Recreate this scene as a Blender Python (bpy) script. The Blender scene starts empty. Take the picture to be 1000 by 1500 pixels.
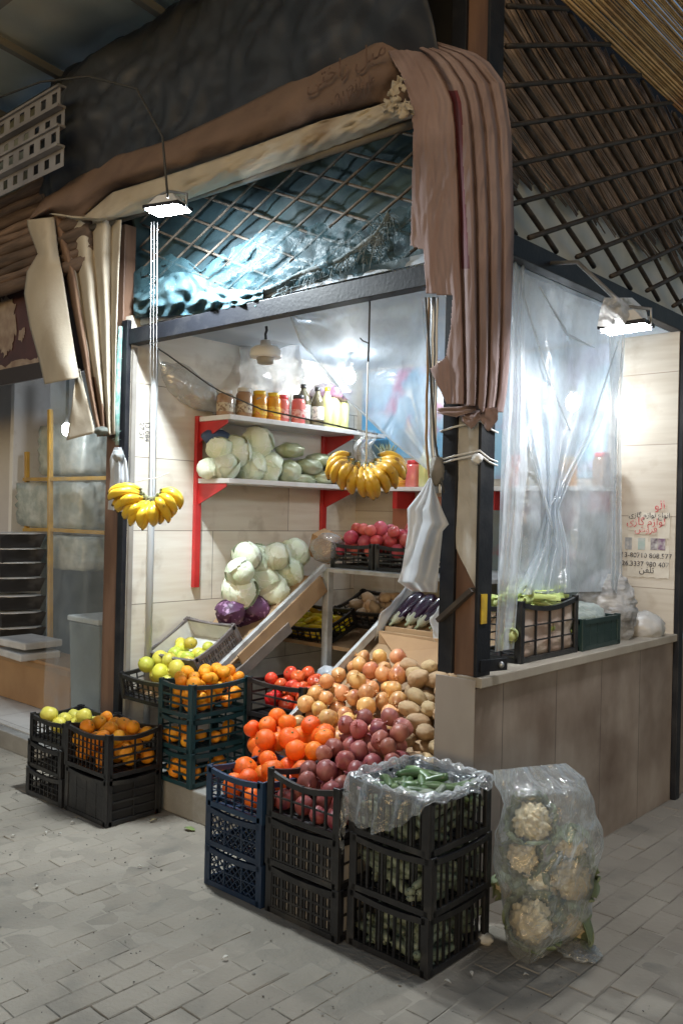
SKY = 0.10; LAMP1 = 1500; LAMP2 = 360; BULB = 250; BULB3 = 200
import bpy, math, random
from mathutils import Vector, Matrix, noise, Euler
random.seed(7)
R = random.uniform
V = Vector
scn = bpy.context.scene
col = scn.collection
PI = math.pi
# ---------------------------------------------------------------- camera
F, YAW, PITCH, ROLL = 1272.145, -0.7355, 0.0027, 0.0227
CAM = V((1.9318, -2.9609, 1.6))
fw = V((math.sin(YAW)*math.cos(PITCH), math.cos(YAW)*math.cos(PITCH), math.sin(PITCH)))
r0 = V((math.cos(YAW), -math.sin(YAW), 0)); u0 = r0.cross(fw)
rt = r0*math.cos(ROLL)+u0*math.sin(ROLL); up = -r0*math.sin(ROLL)+u0*math.cos(ROLL)
cd = bpy.data.cameras.new('camera'); cam = bpy.data.objects.new('camera', cd); col.objects.link(cam)
m = Matrix((rt, up, -fw)).transposed().to_4x4(); m.translation = CAM; cam.matrix_world = m
cd.sensor_fit = 'VERTICAL'; cd.sensor_height = 36; cd.sensor_width = 24; cd.lens = 36*F/1500; cd.clip_end = 300; cd.clip_start = .05
scn.camera = cam
def P(px, py, **k):
    """where the sight line of a photo pixel meets a plane of the place (measuring aid)"""
    d = rt*((px-500)/F)-up*((py-750)/F)+fw
    a, v = list(k.items())[0]
    t = v if a == 'd' else (v-CAM['xyz'.index(a)])/d['xyz'.index(a)]
    return CAM+d*t
def nz(p, s=1.0, seed=0.0):
    return noise.noise(V((p[0]*s+seed*17.3, p[1]*s-seed*9.1, p[2]*s+seed*5.7)))
def lerp(a, b, t): return a+(b-a)*t
def plerp(pts, t):
    """point on a polyline given as [(key, a, b..)] at key t"""
    if t <= pts[0][0]: return pts[0][1:]
    for p, q in zip(pts, pts[1:]):
        if t <= q[0]:
            k = (t-p[0])/max(1e-9, q[0]-p[0]); return tuple(lerp(a, b, k) for a, b in zip(p[1:], q[1:]))
    return pts[-1][1:]
# ---------------------------------------------------------------- mesh builder
WO = {}
_ico = {}
def ico(n):
    if n not in _ico:
        import bmesh
        b = bmesh.new(); bmesh.ops.create_icosphere(b, subdivisions=n, radius=1)
        b.verts.ensure_lookup_table()
        _ico[n] = ([v.co.copy() for v in b.verts], [[v.index for v in f.verts] for f in b.faces]); b.free()
    return _ico[n]
class MB:
    def __init__(s): s.v = []; s.f = []; s.m = []; s.tone = None
    def add(s, vs, fs, mi=0):
        o = len(s.v); s.v += [V(x) for x in vs]; s.f += [[i+o for i in f] for f in fs]; s.m += [mi]*len(fs); return s
    def box(s, x0, x1, y0, y1, z0, z1, mi=0):
        vs = [(x, y, z) for z in (z0, z1) for y in (y0, y1) for x in (x0, x1)]
        return s.add(vs, [(0,2,3,1),(4,5,7,6),(0,1,5,4),(2,6,7,3),(0,4,6,2),(1,3,7,5)], mi)
    def obox(s, c, size, rot=(0,0,0), mi=0):
        mt = Euler(rot).to_matrix() if not isinstance(rot, Matrix) else rot
        c = V(c); h = V(size)/2
        vs = [c+mt@V((x*h.x, y*h.y, z*h.z)) for z in (-1,1) for y in (-1,1) for x in (-1,1)]
        return s.add(vs, [(0,2,3,1),(4,5,7,6),(0,1,5,4),(2,6,7,3),(0,4,6,2),(1,3,7,5)], mi)
    def beam(s, a, b, w, h, upv=(0,0,1), mi=0):
        a, b = V(a), V(b); d = (b-a).normalized(); sd = d.cross(V(upv)).normalized(); u = sd.cross(d)
        vs = [p+sd*(i*w/2)+u*(j*h/2) for p in (a, b) for i, j in ((-1,-1),(1,-1),(1,1),(-1,1))]
        return s.add(vs, [(3,2,1,0),(4,5,6,7),(0,1,5,4),(1,2,6,5),(2,3,7,6),(3,0,4,7)], mi)
    def tube(s, pts, r, n=8, mi=0, cap=True):
        pts = [V(p) for p in pts]; o = len(s.v); rs = r if isinstance(r, (list, tuple)) else [r]*len(pts)
        ref = None
        for i, p in enumerate(pts):
            t = (pts[min(i+1, len(pts)-1)]-pts[max(i-1, 0)]).normalized()
            if ref is None: ref = t.orthogonal().normalized()
            ref = (ref-t*ref.dot(t)).normalized(); b = t.cross(ref)
            for k in range(n):
                a = 2*PI*k/n; s.v.append(p+(ref*math.cos(a)+b*math.sin(a))*rs[i])
        for i in range(len(pts)-1):
            for k in range(n):
                s.f.append([o+i*n+k, o+i*n+(k+1)%n, o+(i+1)*n+(k+1)%n, o+(i+1)*n+k]); s.m.append(mi)
        if cap:
            s.f.append([o+k for k in range(n)][::-1]); s.m.append(mi)
            s.f.append([o+(len(pts)-1)*n+k for k in range(n)]); s.m.append(mi)
        return s
    def lathe(s, prof, n=16, c=(0,0,0), mi=0, fn=None):
        c = V(c); o = len(s.v)
        for j, (r, z) in enumerate(prof):
            for k in range(n):
                a = 2*PI*k/n; rr = r*(fn(a, z) if fn else 1); s.v.append(c+V((rr*math.cos(a), rr*math.sin(a), z)))
        for j in range(len(prof)-1):
            for k in range(n):
                s.f.append([o+j*n+k, o+j*n+(k+1)%n, o+(j+1)*n+(k+1)%n, o+(j+1)*n+k]); s.m.append(mi)
        s.f.append([o+k for k in range(n)][::-1]); s.m.append(mi)
        s.f.append([o+(len(prof)-1)*n+k for k in range(n)]); s.m.append(mi)
        return s
    def grid(s, fn, nu, nv, mi=0, keep=None, mfn=None):
        o = len(s.v)
        for j in range(nv+1):
            for i in range(nu+1): s.v.append(V(fn(i/nu, j/nv)))
        for j in range(nv):
            for i in range(nu):
                if keep and not keep((i+.5)/nu, (j+.5)/nv): continue
                a = o+j*(nu+1)+i; s.f.append([a, a+1, a+nu+2, a+nu+1]); s.m.append(mfn((i+.5)/nu, (j+.5)/nv) if mfn else mi)
        return s
    def blob(s, c, sc, fn=None, n=3, mi=0, rot=None):
        vs, fs = ico(n); c = V(c); sc = V(sc) if not isinstance(sc, (int, float)) else V((sc,)*3)
        out = []
        for p in vs:
            q = p*(fn(p) if fn else 1); q = V((q.x*sc.x, q.y*sc.y, q.z*sc.z))
            out.append(c+(rot@q if rot else q))
        return s.add(out, fs, mi)
    def build(s, name, mat, parent=None, smooth=False, world=True, bevel=0, solid=0, sub=0, base=None):
        me = bpy.data.meshes.new(name)
        off = V((0,0,0))
        if world:
            if parent is not None: off = WO.get(parent.name, V((0,0,0)))
            elif s.v:
                xs = [v.x for v in s.v]; ys = [v.y for v in s.v]; zs = [v.z for v in s.v]
                off = V(((min(xs)+max(xs))/2, (min(ys)+max(ys))/2, min(zs)))
        me.from_pydata([tuple(v-off) for v in s.v], [], s.f)
        for x in (mat if isinstance(mat, (list, tuple)) else [mat]): me.materials.append(x)
        me.polygons.foreach_set('material_index', s.m)
        if smooth: me.polygons.foreach_set('use_smooth', [True]*len(s.f))
        if s.tone:
            at = me.attributes.new('tone', 'FLOAT', 'FACE'); at.data.foreach_set('value', s.tone)
        me.update()
        o = bpy.data.objects.new(name, me); col.objects.link(o)
        if parent is not None:
            o.parent = parent; WO[o.name] = off
        else:
            o.location = off; WO[o.name] = off
        if solid:
            md = o.modifiers.new('solid', 'SOLIDIFY'); md.thickness = solid; md.offset = 0
        if sub:
            md = o.modifiers.new('sub', 'SUBSURF'); md.levels = sub; md.render_levels = sub
        if bevel:
            md = o.modifiers.new('bevel', 'BEVEL'); md.width = bevel; md.segments = 2; md.limit_method = 'ANGLE'
        return o
def tag(o, label, cat, group=None):
    o['label'] = label; o['category'] = cat
    if group: o['group'] = group
    return o
def thing(name, label, cat, loc=(0,0,0), rz=0, group=None, rot=None):
    o = bpy.data.objects.new(name, None); col.objects.link(o); o.location = loc
    o.rotation_euler = rot if rot else (0,0,rz); o.empty_display_size = .1
    WO[o.name] = V(loc)
    return tag(o, label, cat, group)
def struct(o): o['kind'] = 'structure'; return o
def dup(o, loc=None, rot=None, scale=None, label=None, group=None):
    c = o.copy(); col.objects.link(c)
    if loc is not None: c.location = loc
    if rot is not None: c.rotation_euler = rot
    if scale is not None: c.scale = (scale,)*3 if isinstance(scale, (int, float)) else scale
    if label: c['label'] = label
    if group: c['group'] = group
    for ch in list(o.children):
        d = ch.copy(); col.objects.link(d); d.parent = c
        for g in list(ch.children):
            e = g.copy(); col.objects.link(e); e.parent = d
    return c
# ---------------------------------------------------------------- materials
def _tree(name):
    mt = bpy.data.materials.new(name); mt.use_nodes = True; nt = mt.node_tree; nt.nodes.clear()
    out = nt.nodes.new('ShaderNodeOutputMaterial'); return mt, nt, out
def rgb(c): return (c[0], c[1], c[2], 1)
def M(name, c, rough=.6, c2=None, ns=6, lo=.35, hi=.65, bump=0, bs=40, metal=0, rnd=0, hue=0, spec=.5, coat=0, sss=0, stretch=(1,1,1),
      brick=None, tone=0, c3=None, ns3=1.5, lo3=.5, hi3=.7, bstretch=None, trans=0, translucent=0, rough2=None, vein=None):
    mt, nt, out = _tree(name); N = nt.nodes.new; L = nt.links.new
    b = N('ShaderNodeBsdfPrincipled'); L(b.outputs[0], out.inputs[0])
    b.inputs['Roughness'].default_value = rough; b.inputs['Metallic'].default_value = metal
    b.inputs['Specular IOR Level'].default_value = spec
    b.inputs['Coat Weight'].default_value = coat; b.inputs['Coat Roughness'].default_value = .15
    if sss:
        b.inputs['Subsurface Weight'].default_value = sss; b.inputs['Subsurface Radius'].default_value = (.6,.4,.2); b.inputs['Subsurface Scale'].default_value = .02
    if trans: b.inputs['Transmission Weight'].default_value = trans
    tc = N('ShaderNodeTexCoord'); src = tc.outputs['Object']
    oi = None
    if rnd or hue:
        oi = N('ShaderNodeObjectInfo')
        va = N('ShaderNodeVectorMath'); va.operation = 'ADD'; L(src, va.inputs[0])
        sc = N('ShaderNodeVectorMath'); sc.operation = 'SCALE'; sc.inputs[0].default_value = (13, 7, 3); L(oi.outputs['Random'], sc.inputs['Scale'])
        L(sc.outputs[0], va.inputs[1]); src = va.outputs[0]
    mp = N('ShaderNodeMapping'); mp.inputs['Scale'].default_value = stretch; L(src, mp.inputs[0])
    cur = None
    def ntex(scale, vec, lo, hi, detail=6):
        n = N('ShaderNodeTexNoise'); n.inputs['Scale'].default_value = scale; n.inputs['Detail'].default_value = detail; L(vec, n.inputs['Vector'])
        mr = N('ShaderNodeMapRange'); mr.inputs['From Min'].default_value = lo; mr.inputs['From Max'].default_value = hi; L(n.outputs['Fac'], mr.inputs['Value'])
        return mr.outputs[0], n
    def mix(fac, a, bc):
        x = N('ShaderNodeMix'); x.data_type = 'RGBA'
        if isinstance(fac, (int, float)): x.inputs[0].default_value = fac
        else: L(fac, x.inputs[0])
        for i, q in ((6, a), (7, bc)):
            if isinstance(q, tuple): x.inputs[i].default_value = rgb(q)
            else: L(q, x.inputs[i])
        return x.outputs[2]
    c = tuple(c); cur = c
    if c2 is not None:
        f, _ = ntex(ns, mp.outputs[0], lo, hi); cur = mix(f, c, tuple(c2))
        if rough2 is not None:
            mr = N('ShaderNodeMapRange'); mr.inputs['To Min'].default_value = rough; mr.inputs['To Max'].default_value = rough2; L(f, mr.inputs['Value']); L(mr.outputs[0], b.inputs['Roughness'])
    if c3 is not None:
        f, _ = ntex(ns3, src, lo3, hi3, 8); cur = mix(f, cur, tuple(c3))
    hgt = None; vh = None
    if vein:
        vs_, vc, vw = vein
        dn = N('ShaderNodeTexNoise'); dn.inputs['Scale'].default_value = vs_*.6; L(src, dn.inputs['Vector'])
        dm = N('ShaderNodeMix'); dm.data_type = 'RGBA'; dm.inputs[0].default_value = .12; L(src, dm.inputs[6]); L(dn.outputs['Color'], dm.inputs[7])
        vt = N('ShaderNodeTexVoronoi'); vt.feature = 'DISTANCE_TO_EDGE'; vt.inputs['Scale'].default_value = vs_; L(dm.outputs[2], vt.inputs['Vector'])
        vm = N('ShaderNodeMapRange'); vm.inputs['From Max'].default_value = vw; vm.inputs['To Min'].default_value = 1; vm.inputs['To Max'].default_value = 0; L(vt.outputs['Distance'], vm.inputs['Value'])
        cur = mix(vm.outputs[0], cur, tuple(vc)); hgt = vm.outputs[0]
    if brick:
        ax, w, h, ou, ov, mc = brick
        sx = N('ShaderNodeSeparateXYZ'); L(tc.outputs['Object'], sx.inputs[0])
        cx = N('ShaderNodeCombineXYZ'); L(sx.outputs[ax[0]], cx.inputs[0]); L(sx.outputs[ax[1]], cx.inputs[1])
        m2 = N('ShaderNodeMapping'); m2.inputs['Location'].default_value = (ou, ov, 0); L(cx.outputs[0], m2.inputs[0])
        bt = N('ShaderNodeTexBrick'); L(m2.outputs[0], bt.inputs['Vector']); bt.inputs['Scale'].default_value = 1
        bt.inputs['Brick Width'].default_value = w; bt.inputs['Row Height'].default_value = h; bt.inputs['Mortar Size'].default_value = .0025
        bt.inputs['Color1'].default_value = (1,1,1,1); bt.inputs['Color2'].default_value = (.86,.85,.83,1); bt.inputs['Mortar Smooth'].default_value = .3
        mm = N('ShaderNodeMix'); mm.data_type = 'RGBA'; mm.blend_type = 'MULTIPLY'; mm.inputs[0].default_value = 1
        if isinstance(cur, tuple): mm.inputs[6].default_value = rgb(cur)
        else: L(cur, mm.inputs[6])
        L(bt.outputs['Color'], mm.inputs[7]); cur = mix(bt.outputs['Fac'], mm.outputs[2], mc)
        inv = N('ShaderNodeMath'); inv.operation = 'SUBTRACT'; inv.inputs[0].default_value = 1; L(bt.outputs['Fac'], inv.inputs[1]); hgt = inv.outputs[0]
    if tone:
        at = N('ShaderNodeAttribute'); at.attribute_name = 'tone'
        mr = N('ShaderNodeMapRange'); mr.inputs['To Min'].default_value = 1-tone; mr.inputs['To Max'].default_value = 1+tone; L(at.outputs['Fac'], mr.inputs['Value'])
        hs = N('ShaderNodeHueSaturation'); L(mr.outputs[0], hs.inputs['Value'])
        if isinstance(cur, tuple): hs.inputs['Color'].default_value = rgb(cur)
        else: L(cur, hs.inputs['Color'])
        cur = hs.outputs[0]
    if rnd or hue:
        hs = N('ShaderNodeHueSaturation')
        mr = N('ShaderNodeMapRange'); mr.inputs['To Min'].default_value = 1-rnd; mr.inputs['To Max'].default_value = 1+rnd; L(oi.outputs['Random'], mr.inputs['Value']); L(mr.outputs[0], hs.inputs['Value'])
        if hue:
            ml = N('ShaderNodeMath'); ml.operation = 'MULTIPLY'; ml.inputs[1].default_value = 7.31; L(oi.outputs['Random'], ml.inputs[0])
            fr = N('ShaderNodeMath'); fr.operation = 'FRACT'; L(ml.outputs[0], fr.inputs[0])
            m3 = N('ShaderNodeMapRange'); m3.inputs['To Min'].default_value = .5-hue; m3.inputs['To Max'].default_value = .5+hue; L(fr.outputs[0], m3.inputs['Value']); L(m3.outputs[0], hs.inputs['Hue'])
        if isinstance(cur, tuple): hs.inputs['Color'].default_value = rgb(cur)
        else: L(cur, hs.inputs['Color'])
        cur = hs.outputs[0]
    if isinstance(cur, tuple): b.inputs['Base Color'].default_value = rgb(cur)
    else: L(cur, b.inputs['Base Color'])
    if bump or hgt is not None:
        bp = N('ShaderNodeBump'); bp.inputs['Strength'].default_value = bump if bump else .3; bp.inputs['Distance'].default_value = .01
        m4 = N('ShaderNodeMapping'); m4.inputs['Scale'].default_value = bstretch or stretch; L(src, m4.inputs[0])
        n = N('ShaderNodeTexNoise'); n.inputs['Scale'].default_value = bs; n.inputs['Detail'].default_value = 8; L(m4.outputs[0], n.inputs['Vector'])
        h = n.outputs['Fac']
        if hgt is not None:
            ad = N('ShaderNodeMath'); ad.operation = 'MULTIPLY_ADD'; L(h, ad.inputs[0]); ad.inputs[1].default_value = .25; L(hgt, ad.inputs[2]); h = ad.outputs[0]
        L(h, bp.inputs['Height']); L(bp.outputs[0], b.inputs['Normal'])
    if translucent:
        tl = N('ShaderNodeBsdfTranslucent')
        if isinstance(cur, tuple): tl.inputs[0].default_value = rgb(cur)
        else: L(cur, tl.inputs[0])
        ms = N('ShaderNodeMixShader'); ms.inputs[0].default_value = translucent; L(b.outputs[0], ms.inputs[1]); L(tl.outputs[0], ms.inputs[2]); L(ms.outputs[0], out.inputs[0])
    return mt
def film(name, tint=(.9,.93,.95), alpha=.3, rough=.18, bump=.4, bs=14, edge=.4, gloss=.3, stretch=(1,1,1)):
    """thin clear or milky plastic: lets light through, catches highlights"""
    mt, nt, out = _tree(name); N = nt.nodes.new; L = nt.links.new
    tr = N('ShaderNodeBsdfTransparent'); tr.inputs[0].default_value = (.97,.98,.985,1)
    df = N('ShaderNodeBsdfDiffuse'); df.inputs[0].default_value = rgb(tint)
    tl = N('ShaderNodeBsdfTranslucent'); tl.inputs[0].default_value = rgb(tint)
    gl = N('ShaderNodeBsdfGlossy'); gl.inputs[0].default_value = (1,1,1,1); gl.inputs['Roughness'].default_value = rough
    tc = N('ShaderNodeTexCoord'); mp = N('ShaderNodeMapping'); mp.inputs['Scale'].default_value = stretch; L(tc.outputs['Object'], mp.inputs[0])
    n = N('ShaderNodeTexNoise'); n.inputs['Scale'].default_value = bs; n.inputs['Detail'].default_value = 4; n.inputs['Distortion'].default_value = .6; L(mp.outputs[0], n.inputs['Vector'])
    bp = N('ShaderNodeBump'); bp.inputs['Strength'].default_value = bump; bp.inputs['Distance'].default_value = .03; L(n.outputs['Fac'], bp.inputs['Height'])
    for x in (df, tl, gl): L(bp.outputs[0], x.inputs['Normal'])
    a = N('ShaderNodeMixShader'); a.inputs[0].default_value = .5; L(df.outputs[0], a.inputs[1]); L(tl.outputs[0], a.inputs[2])
    g = N('ShaderNodeMixShader'); g.inputs[0].default_value = gloss; L(a.outputs[0], g.inputs[1]); L(gl.outputs[0], g.inputs[2])
    lw = N('ShaderNodeLayerWeight'); lw.inputs[0].default_value = .35; L(bp.outputs[0], lw.inputs['Normal'])
    ma = N('ShaderNodeMath'); ma.operation = 'MULTIPLY_ADD'; ma.use_clamp = True; L(lw.outputs['Facing'], ma.inputs[0]); ma.inputs[1].default_value = edge; ma.inputs[2].default_value = alpha
    n2 = N('ShaderNodeTexNoise'); n2.inputs['Scale'].default_value = 5; n2.inputs['Detail'].default_value = 6; L(mp.outputs[0], n2.inputs['Vector'])
    m2 = N('ShaderNodeMapRange'); m2.inputs['From Min'].default_value = .35; m2.inputs['From Max'].default_value = .65; m2.inputs['To Min'].default_value = .7; m2.inputs['To Max'].default_value = 1.3; L(n2.outputs['Fac'], m2.inputs['Value'])
    m3 = N('ShaderNodeMath'); m3.operation = 'MULTIPLY'; m3.use_clamp = True; L(ma.outputs[0], m3.inputs[0]); L(m2.outputs[0], m3.inputs[1])
    f = N('ShaderNodeMixShader'); L(m3.outputs[0], f.inputs[0]); L(tr.outputs[0], f.inputs[1]); L(g.outputs[0], f.inputs[2]); L(f.outputs[0], out.inputs[0])
    return mt
def glow(name, c, s):
    mt, nt, out = _tree(name); e = nt.nodes.new('ShaderNodeEmission'); e.inputs[0].default_value = rgb(c); e.inputs[1].default_value = s
    nt.links.new(e.outputs[0], out.inputs[0]); return mt
# ---------------------------------------------------------------- Persian lettering (letters in their joined forms)
_FA = {'ا':(0xfe8d,0xfe8e),'ب':(0xfe8f,0xfe90,0xfe91,0xfe92),'ت':(0xfe95,0xfe96,0xfe97,0xfe98),'د':(0xfea9,0xfeaa),'ر':(0xfead,0xfeae),'ز':(0xfeaf,0xfeb0),
 'س':(0xfeb1,0xfeb2,0xfeb3,0xfeb4),'ش':(0xfeb5,0xfeb6,0xfeb7,0xfeb8),'ط':(0xfec1,0xfec2,0xfec3,0xfec4),'ع':(0xfec9,0xfeca,0xfecb,0xfecc),'ف':(0xfed1,0xfed2,0xfed3,0xfed4),
 'گ':(0xfb92,0xfb93,0xfb94,0xfb95),'ل':(0xfedd,0xfede,0xfedf,0xfee0),'م':(0xfee1,0xfee2,0xfee3,0xfee4),'ن':(0xfee5,0xfee6,0xfee7,0xfee8),'و':(0xfeed,0xfeee),
 'ه':(0xfee9,0xfeea,0xfeeb,0xfeec),'ی':(0xfbfc,0xfbfd,0xfbfe,0xfbff),'خ':(0xfea5,0xfea6,0xfea7,0xfea8)}
def fa(s):
    out = ''
    for i, ch in enumerate(s):
        if ch not in _FA: out += ch; continue
        pv = i > 0 and s[i-1] in _FA and len(_FA[s[i-1]]) == 4
        nx = i+1 < len(s) and s[i+1] in _FA and len(_FA[ch]) == 4
        out += chr(_FA[ch][3 if pv and nx else 1 if pv else 2 if nx else 0])
    return out[::-1]
def text(s, name, mat, mtx, size, parent=None, ext=.0006):
    c = bpy.data.curves.new('t', 'FONT'); c.body = s; c.size = size; c.extrude = ext; c.align_x = 'CENTER'; c.resolution_u = 2
    o = bpy.data.objects.new('t', c); col.objects.link(o); bpy.context.view_layer.update()
    me = bpy.data.meshes.new_from_object(o.evaluated_get(bpy.context.evaluated_depsgraph_get())); bpy.data.objects.remove(o)
    b = MB(); b.v = [mtx@v.co for v in me.vertices]; b.f = [list(p.vertices) for p in me.polygons]; b.m = [0]*len(b.f)
    bpy.data.meshes.remove(me)
    return b.build(name, mat, parent)
def face_mtx(o, right, upv):
    r = V(right).normalized(); u = V(upv).normalized(); n = r.cross(u)
    mt = Matrix((r, u, n)).transposed().to_4x4(); mt.translation = V(o); return mt
# ruled cloth: outline from two polylines seen on the photo, laid on a real plane, with folds pushed off that plane
def ruled(A, B, off, plane):
    """A, B: [(t, px, py)]; plane: ('y', value); off(u,v) moves the plane"""
    a, val = plane
    def fn(u, v):
        p = plerp(A, v); q = plerp(B, v)
        return P(lerp(p[0], q[0], u), lerp(p[1], q[1], u), **{a: val+off(u, v)})
    return fn
# ---------------------------------------------------------------- light
w = bpy.data.worlds.new('World'); scn.world = w; w.use_nodes = True
nt = w.node_tree; bg = nt.nodes['Background']; sky = nt.nodes.new('ShaderNodeTexSky'); sky.sky_type = 'NISHITA'; sky.sun_disc = False
sky.sun_elevation = math.radians(13); sky.sun_rotation = math.radians(150); sky.air_density = 1.0; sky.dust_density = 1.2
nt.links.new(sky.outputs[0], bg.inputs[0]); bg.inputs[1].default_value = SKY
scn.view_settings.view_transform = 'Standard'; scn.view_settings.look = 'None'; scn.view_settings.exposure = 0; scn.view_settings.gamma = 1
scn.cycles.max_bounces = 10; scn.cycles.transparent_max_bounces = 24; scn.cycles.diffuse_bounces = 4; scn.cycles.glossy_bounces = 3
scn.cycles.sample_clamp_indirect = 4; scn.cycles.caustics_reflective = False; scn.cycles.caustics_refractive = False; scn.cycles.use_denoising = True
# ---------------------------------------------------------------- shared materials
steel = M('black_painted_steel', (.010,.011,.015), .5, (.03,.03,.032), 7, .45, .75, bump=.12, bs=60, spec=.3)
galv = M('galvanised_metal', (.45,.46,.47), .38, (.3,.3,.3), 9, metal=.75, bump=.05)
brownp = M('brown_painted_board', (.17,.095,.06), .5, (.11,.06,.04), 5, .4, .7, bump=.1, bs=30, stretch=(4,4,.6))
wood = M('plain_timber', (.36,.23,.12), .65, (.24,.15,.08), 5, bump=.15, bs=25, stretch=(1,1,1))
card = M('cardboard', (.36,.22,.11), .85, (.29,.17,.085), 4, bump=.1, bs=50)
whitem = M('white_paint', (.74,.75,.76), .45, (.6,.6,.58), 9, .55, .8)
black_pl = M('black_crate_plastic', (.012,.012,.014), .42, (.03,.029,.028), 14, .5, .8, bump=.15, bs=50, c3=(.085,.08,.07), ns3=5, lo3=.58, hi3=.9, rnd=.2)
teal_pl = M('teal_crate_plastic', (.014,.05,.062), .45, (.025,.045,.05), 12, .5, .8, bump=.08)
blue_pl = M('blue_crate_plastic', (.010,.035,.085), .45, (.02,.035,.06), 12, .5, .8, bump=.08)
redm = M('red_paint', (.52,.03,.03), .4, (.4,.02,.02), 8, bump=.05)
cord_w = M('white_cord', (.75,.75,.73), .6)
cord_d = M('dark_cord', (.05,.05,.05), .6)
paper = M('old_paper', (.52,.5,.45), .8, (.36,.33,.28), 6, .4, .7, bump=.1)
ink_r = M('red_ink', (.55,.07,.08), .6, (.75,.5,.48), 60, .45, .65)
ink_b = M('black_ink', (.06,.06,.07), .6, (.5,.48,.45), 70, .5, .68)
ink_f = M('faded_ink', (.085,.05,.038), .8, (.17,.105,.08), 30, .42, .6)
travertine = dict(c=(.72,.66,.57), c2=(.80,.76,.68), rough=.42, ns=5, bump=.14, bs=22, c3=(.36,.29,.21), ns3=5, lo3=.56, hi3=.85, rough2=.6, stretch=(.5,.5,5))
# ---------------------------------------------------------------- ground: laid pavers with dusty joints
dust = M('paving_dust', (.295,.262,.212), .92, (.225,.20,.162), 2.2, bump=.6, bs=55, c3=(.16,.148,.125), ns3=4, lo3=.58, hi3=.75)
pav = M('paver_concrete', (.315,.28,.228), .9, (.245,.216,.175), 1.6, .35, .65, bump=.6, bs=48, tone=.08, c3=(.175,.16,.135), ns3=3.1, lo3=.55, hi3=.78, spec=.25)
struct(MB().box(-40,40,-40,40,-.5,-.020).build('ground', dust))
pb = MB(); pb.tone = []
PW, PL = .105, .21
def paver(x0, x1, y0, y1):
    g = .001+abs(random.gauss(0,.001)); x0 += g; x1 -= g; y0 += g; y1 -= g
    if random.random() < .07: x0 += R(.003,.009)
    if random.random() < .05: y1 -= R(.003,.008)
    cx, cy = (x0+x1)/2, (y0+y1)/2
    z = .006*nz((cx, cy, 0), 1.1)+random.gauss(0,.0008); tx, ty = random.gauss(0,.006), random.gauss(0,.006)
    if random.random() < .05: z -= .004; tx *= 2.5
    c = .0035; zz = lambda x, y, d: z+tx*(x-cx)+ty*(y-cy)-d
    o = [(x0,y0),(x1,y0),(x1,y1),(x0,y1)]; i = [(x0+c,y0+c),(x1-c,y0+c),(x1-c,y1-c),(x0+c,y1-c)]
    chip = [R(.002,.006) if random.random() < .10 else 0 for _ in range(4)]
    vs = [(x,y,-.03) for x,y in o]+[(x+R(-.0018,.0018),y+R(-.0018,.0018),zz(x,y,.0035+q)) for (x,y),q in zip(o,chip)]+[(x+R(-.002,.002),y+R(-.002,.002),zz(x,y,q*.5)) for (x,y),q in zip(i,chip)]
    fs = [(0,1,5,4),(1,2,6,5),(2,3,7,6),(3,0,4,7),(4,5,9,8),(5,6,10,9),(6,7,11,10),(7,4,8,11),(8,9,10,11)]
    t = R(0,1); pb.add(vs, fs); pb.tone += [t]*len(fs)
x = -6.4; k = 0
while x < 3.4:
    wx = PL*.5; y = -3.2+(PW*.95 if k % 2 else 0)
    while y < 4.2:
        if (V((x, y, 0))-CAM).length < 9: paver(x, x+wx, y, y+PW*1.9)
        y += PW*1.9
    x += wx; k += 1
pb.build('paving', pav)['kind'] = 'structure'
# sand swept over the joints keeps most of them shallow
sand = MB().grid(lambda u, v: (lerp(-6.4,3.4,u), lerp(-3.2,4.2,v), -.0019+.0055*nz((lerp(-6.4,3.4,u), lerp(-3.2,4.2,v), 1), .9)+.003*nz((lerp(-6.4,3.4,u), lerp(-3.2,4.2,v), 1), 2.7)+.0045*nz((u*90,v*70,0))), 330, 250)
struct(sand.build('joint_sand', dust, smooth=True))
# ---------------------------------------------------------------- the shop building
W_, D_ = -2.45, 2.04
shop = thing('shop_building', 'corner greengrocer shop with cream tiled walls, black steel posts and stone counter', 'shop', (-1.2,1,0))
stone = M('brown_stone_cladding', (.25,.195,.155), .36, (.37,.315,.265), 2.6, .3, .7, bump=.06, bs=30, stretch=(1,2.2,.7), brick=((1,2), .46, 3.0, .1, .2, (.07,.05,.04)), c3=(.15,.108,.082), ns3=2.8, lo3=.45, hi3=.75)
stone2 = M('grey_stone_cladding', (.36,.32,.285), .42, (.27,.235,.205), 3, .35, .65, bump=.06, bs=30, stretch=(1,1,.5))
cream_l = M('cream_wall_tile', brick=((1,2), 1.35, .44, .35, .285, (.2,.17,.13)), **travertine)
cream_b = M('cream_end_wall_tile', brick=((0,2), 1.1, .42, .3, .05, (.3,.25,.2)), **dict(travertine, c=(.54,.49,.42), c2=(.62,.58,.51)))  # same tile in a darker tone, offsetting strong lamp light on this wall
conc = M('worn_concrete', (.30,.285,.255), .85, (.2,.19,.17), 4, bump=.3, bs=40)
WO['shop'] = WO[shop.name]
MB().box(W_-.12, W_, .0, D_+.1, 0, 2.75).build('tiled_wall', cream_l, shop)
MB().box(W_, .0, D_, D_+.1, .0, 2.75).build('back_wall', cream_b, shop)
MB().box(W_+.003, -.102, -.13, D_-.003, 0, .16).build('floor_slab', conc, shop, bevel=.008)
ct = MB().box(-.10, 0, .0, 2.9, 0, .91).build('counter_wall', stone, shop)
MB().box(-.10, .022, .006, 2.06, .913, .955).box(-.36, -.102, .32, 2.0, .915, .954).build('counter_ledge', M('ledge_stone', (.38,.34,.28), .45, (.31,.27,.22), 5, bump=.08, c3=(.3,.25,.2), ns3=5, lo3=.6), ct, bevel=.004)
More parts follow.
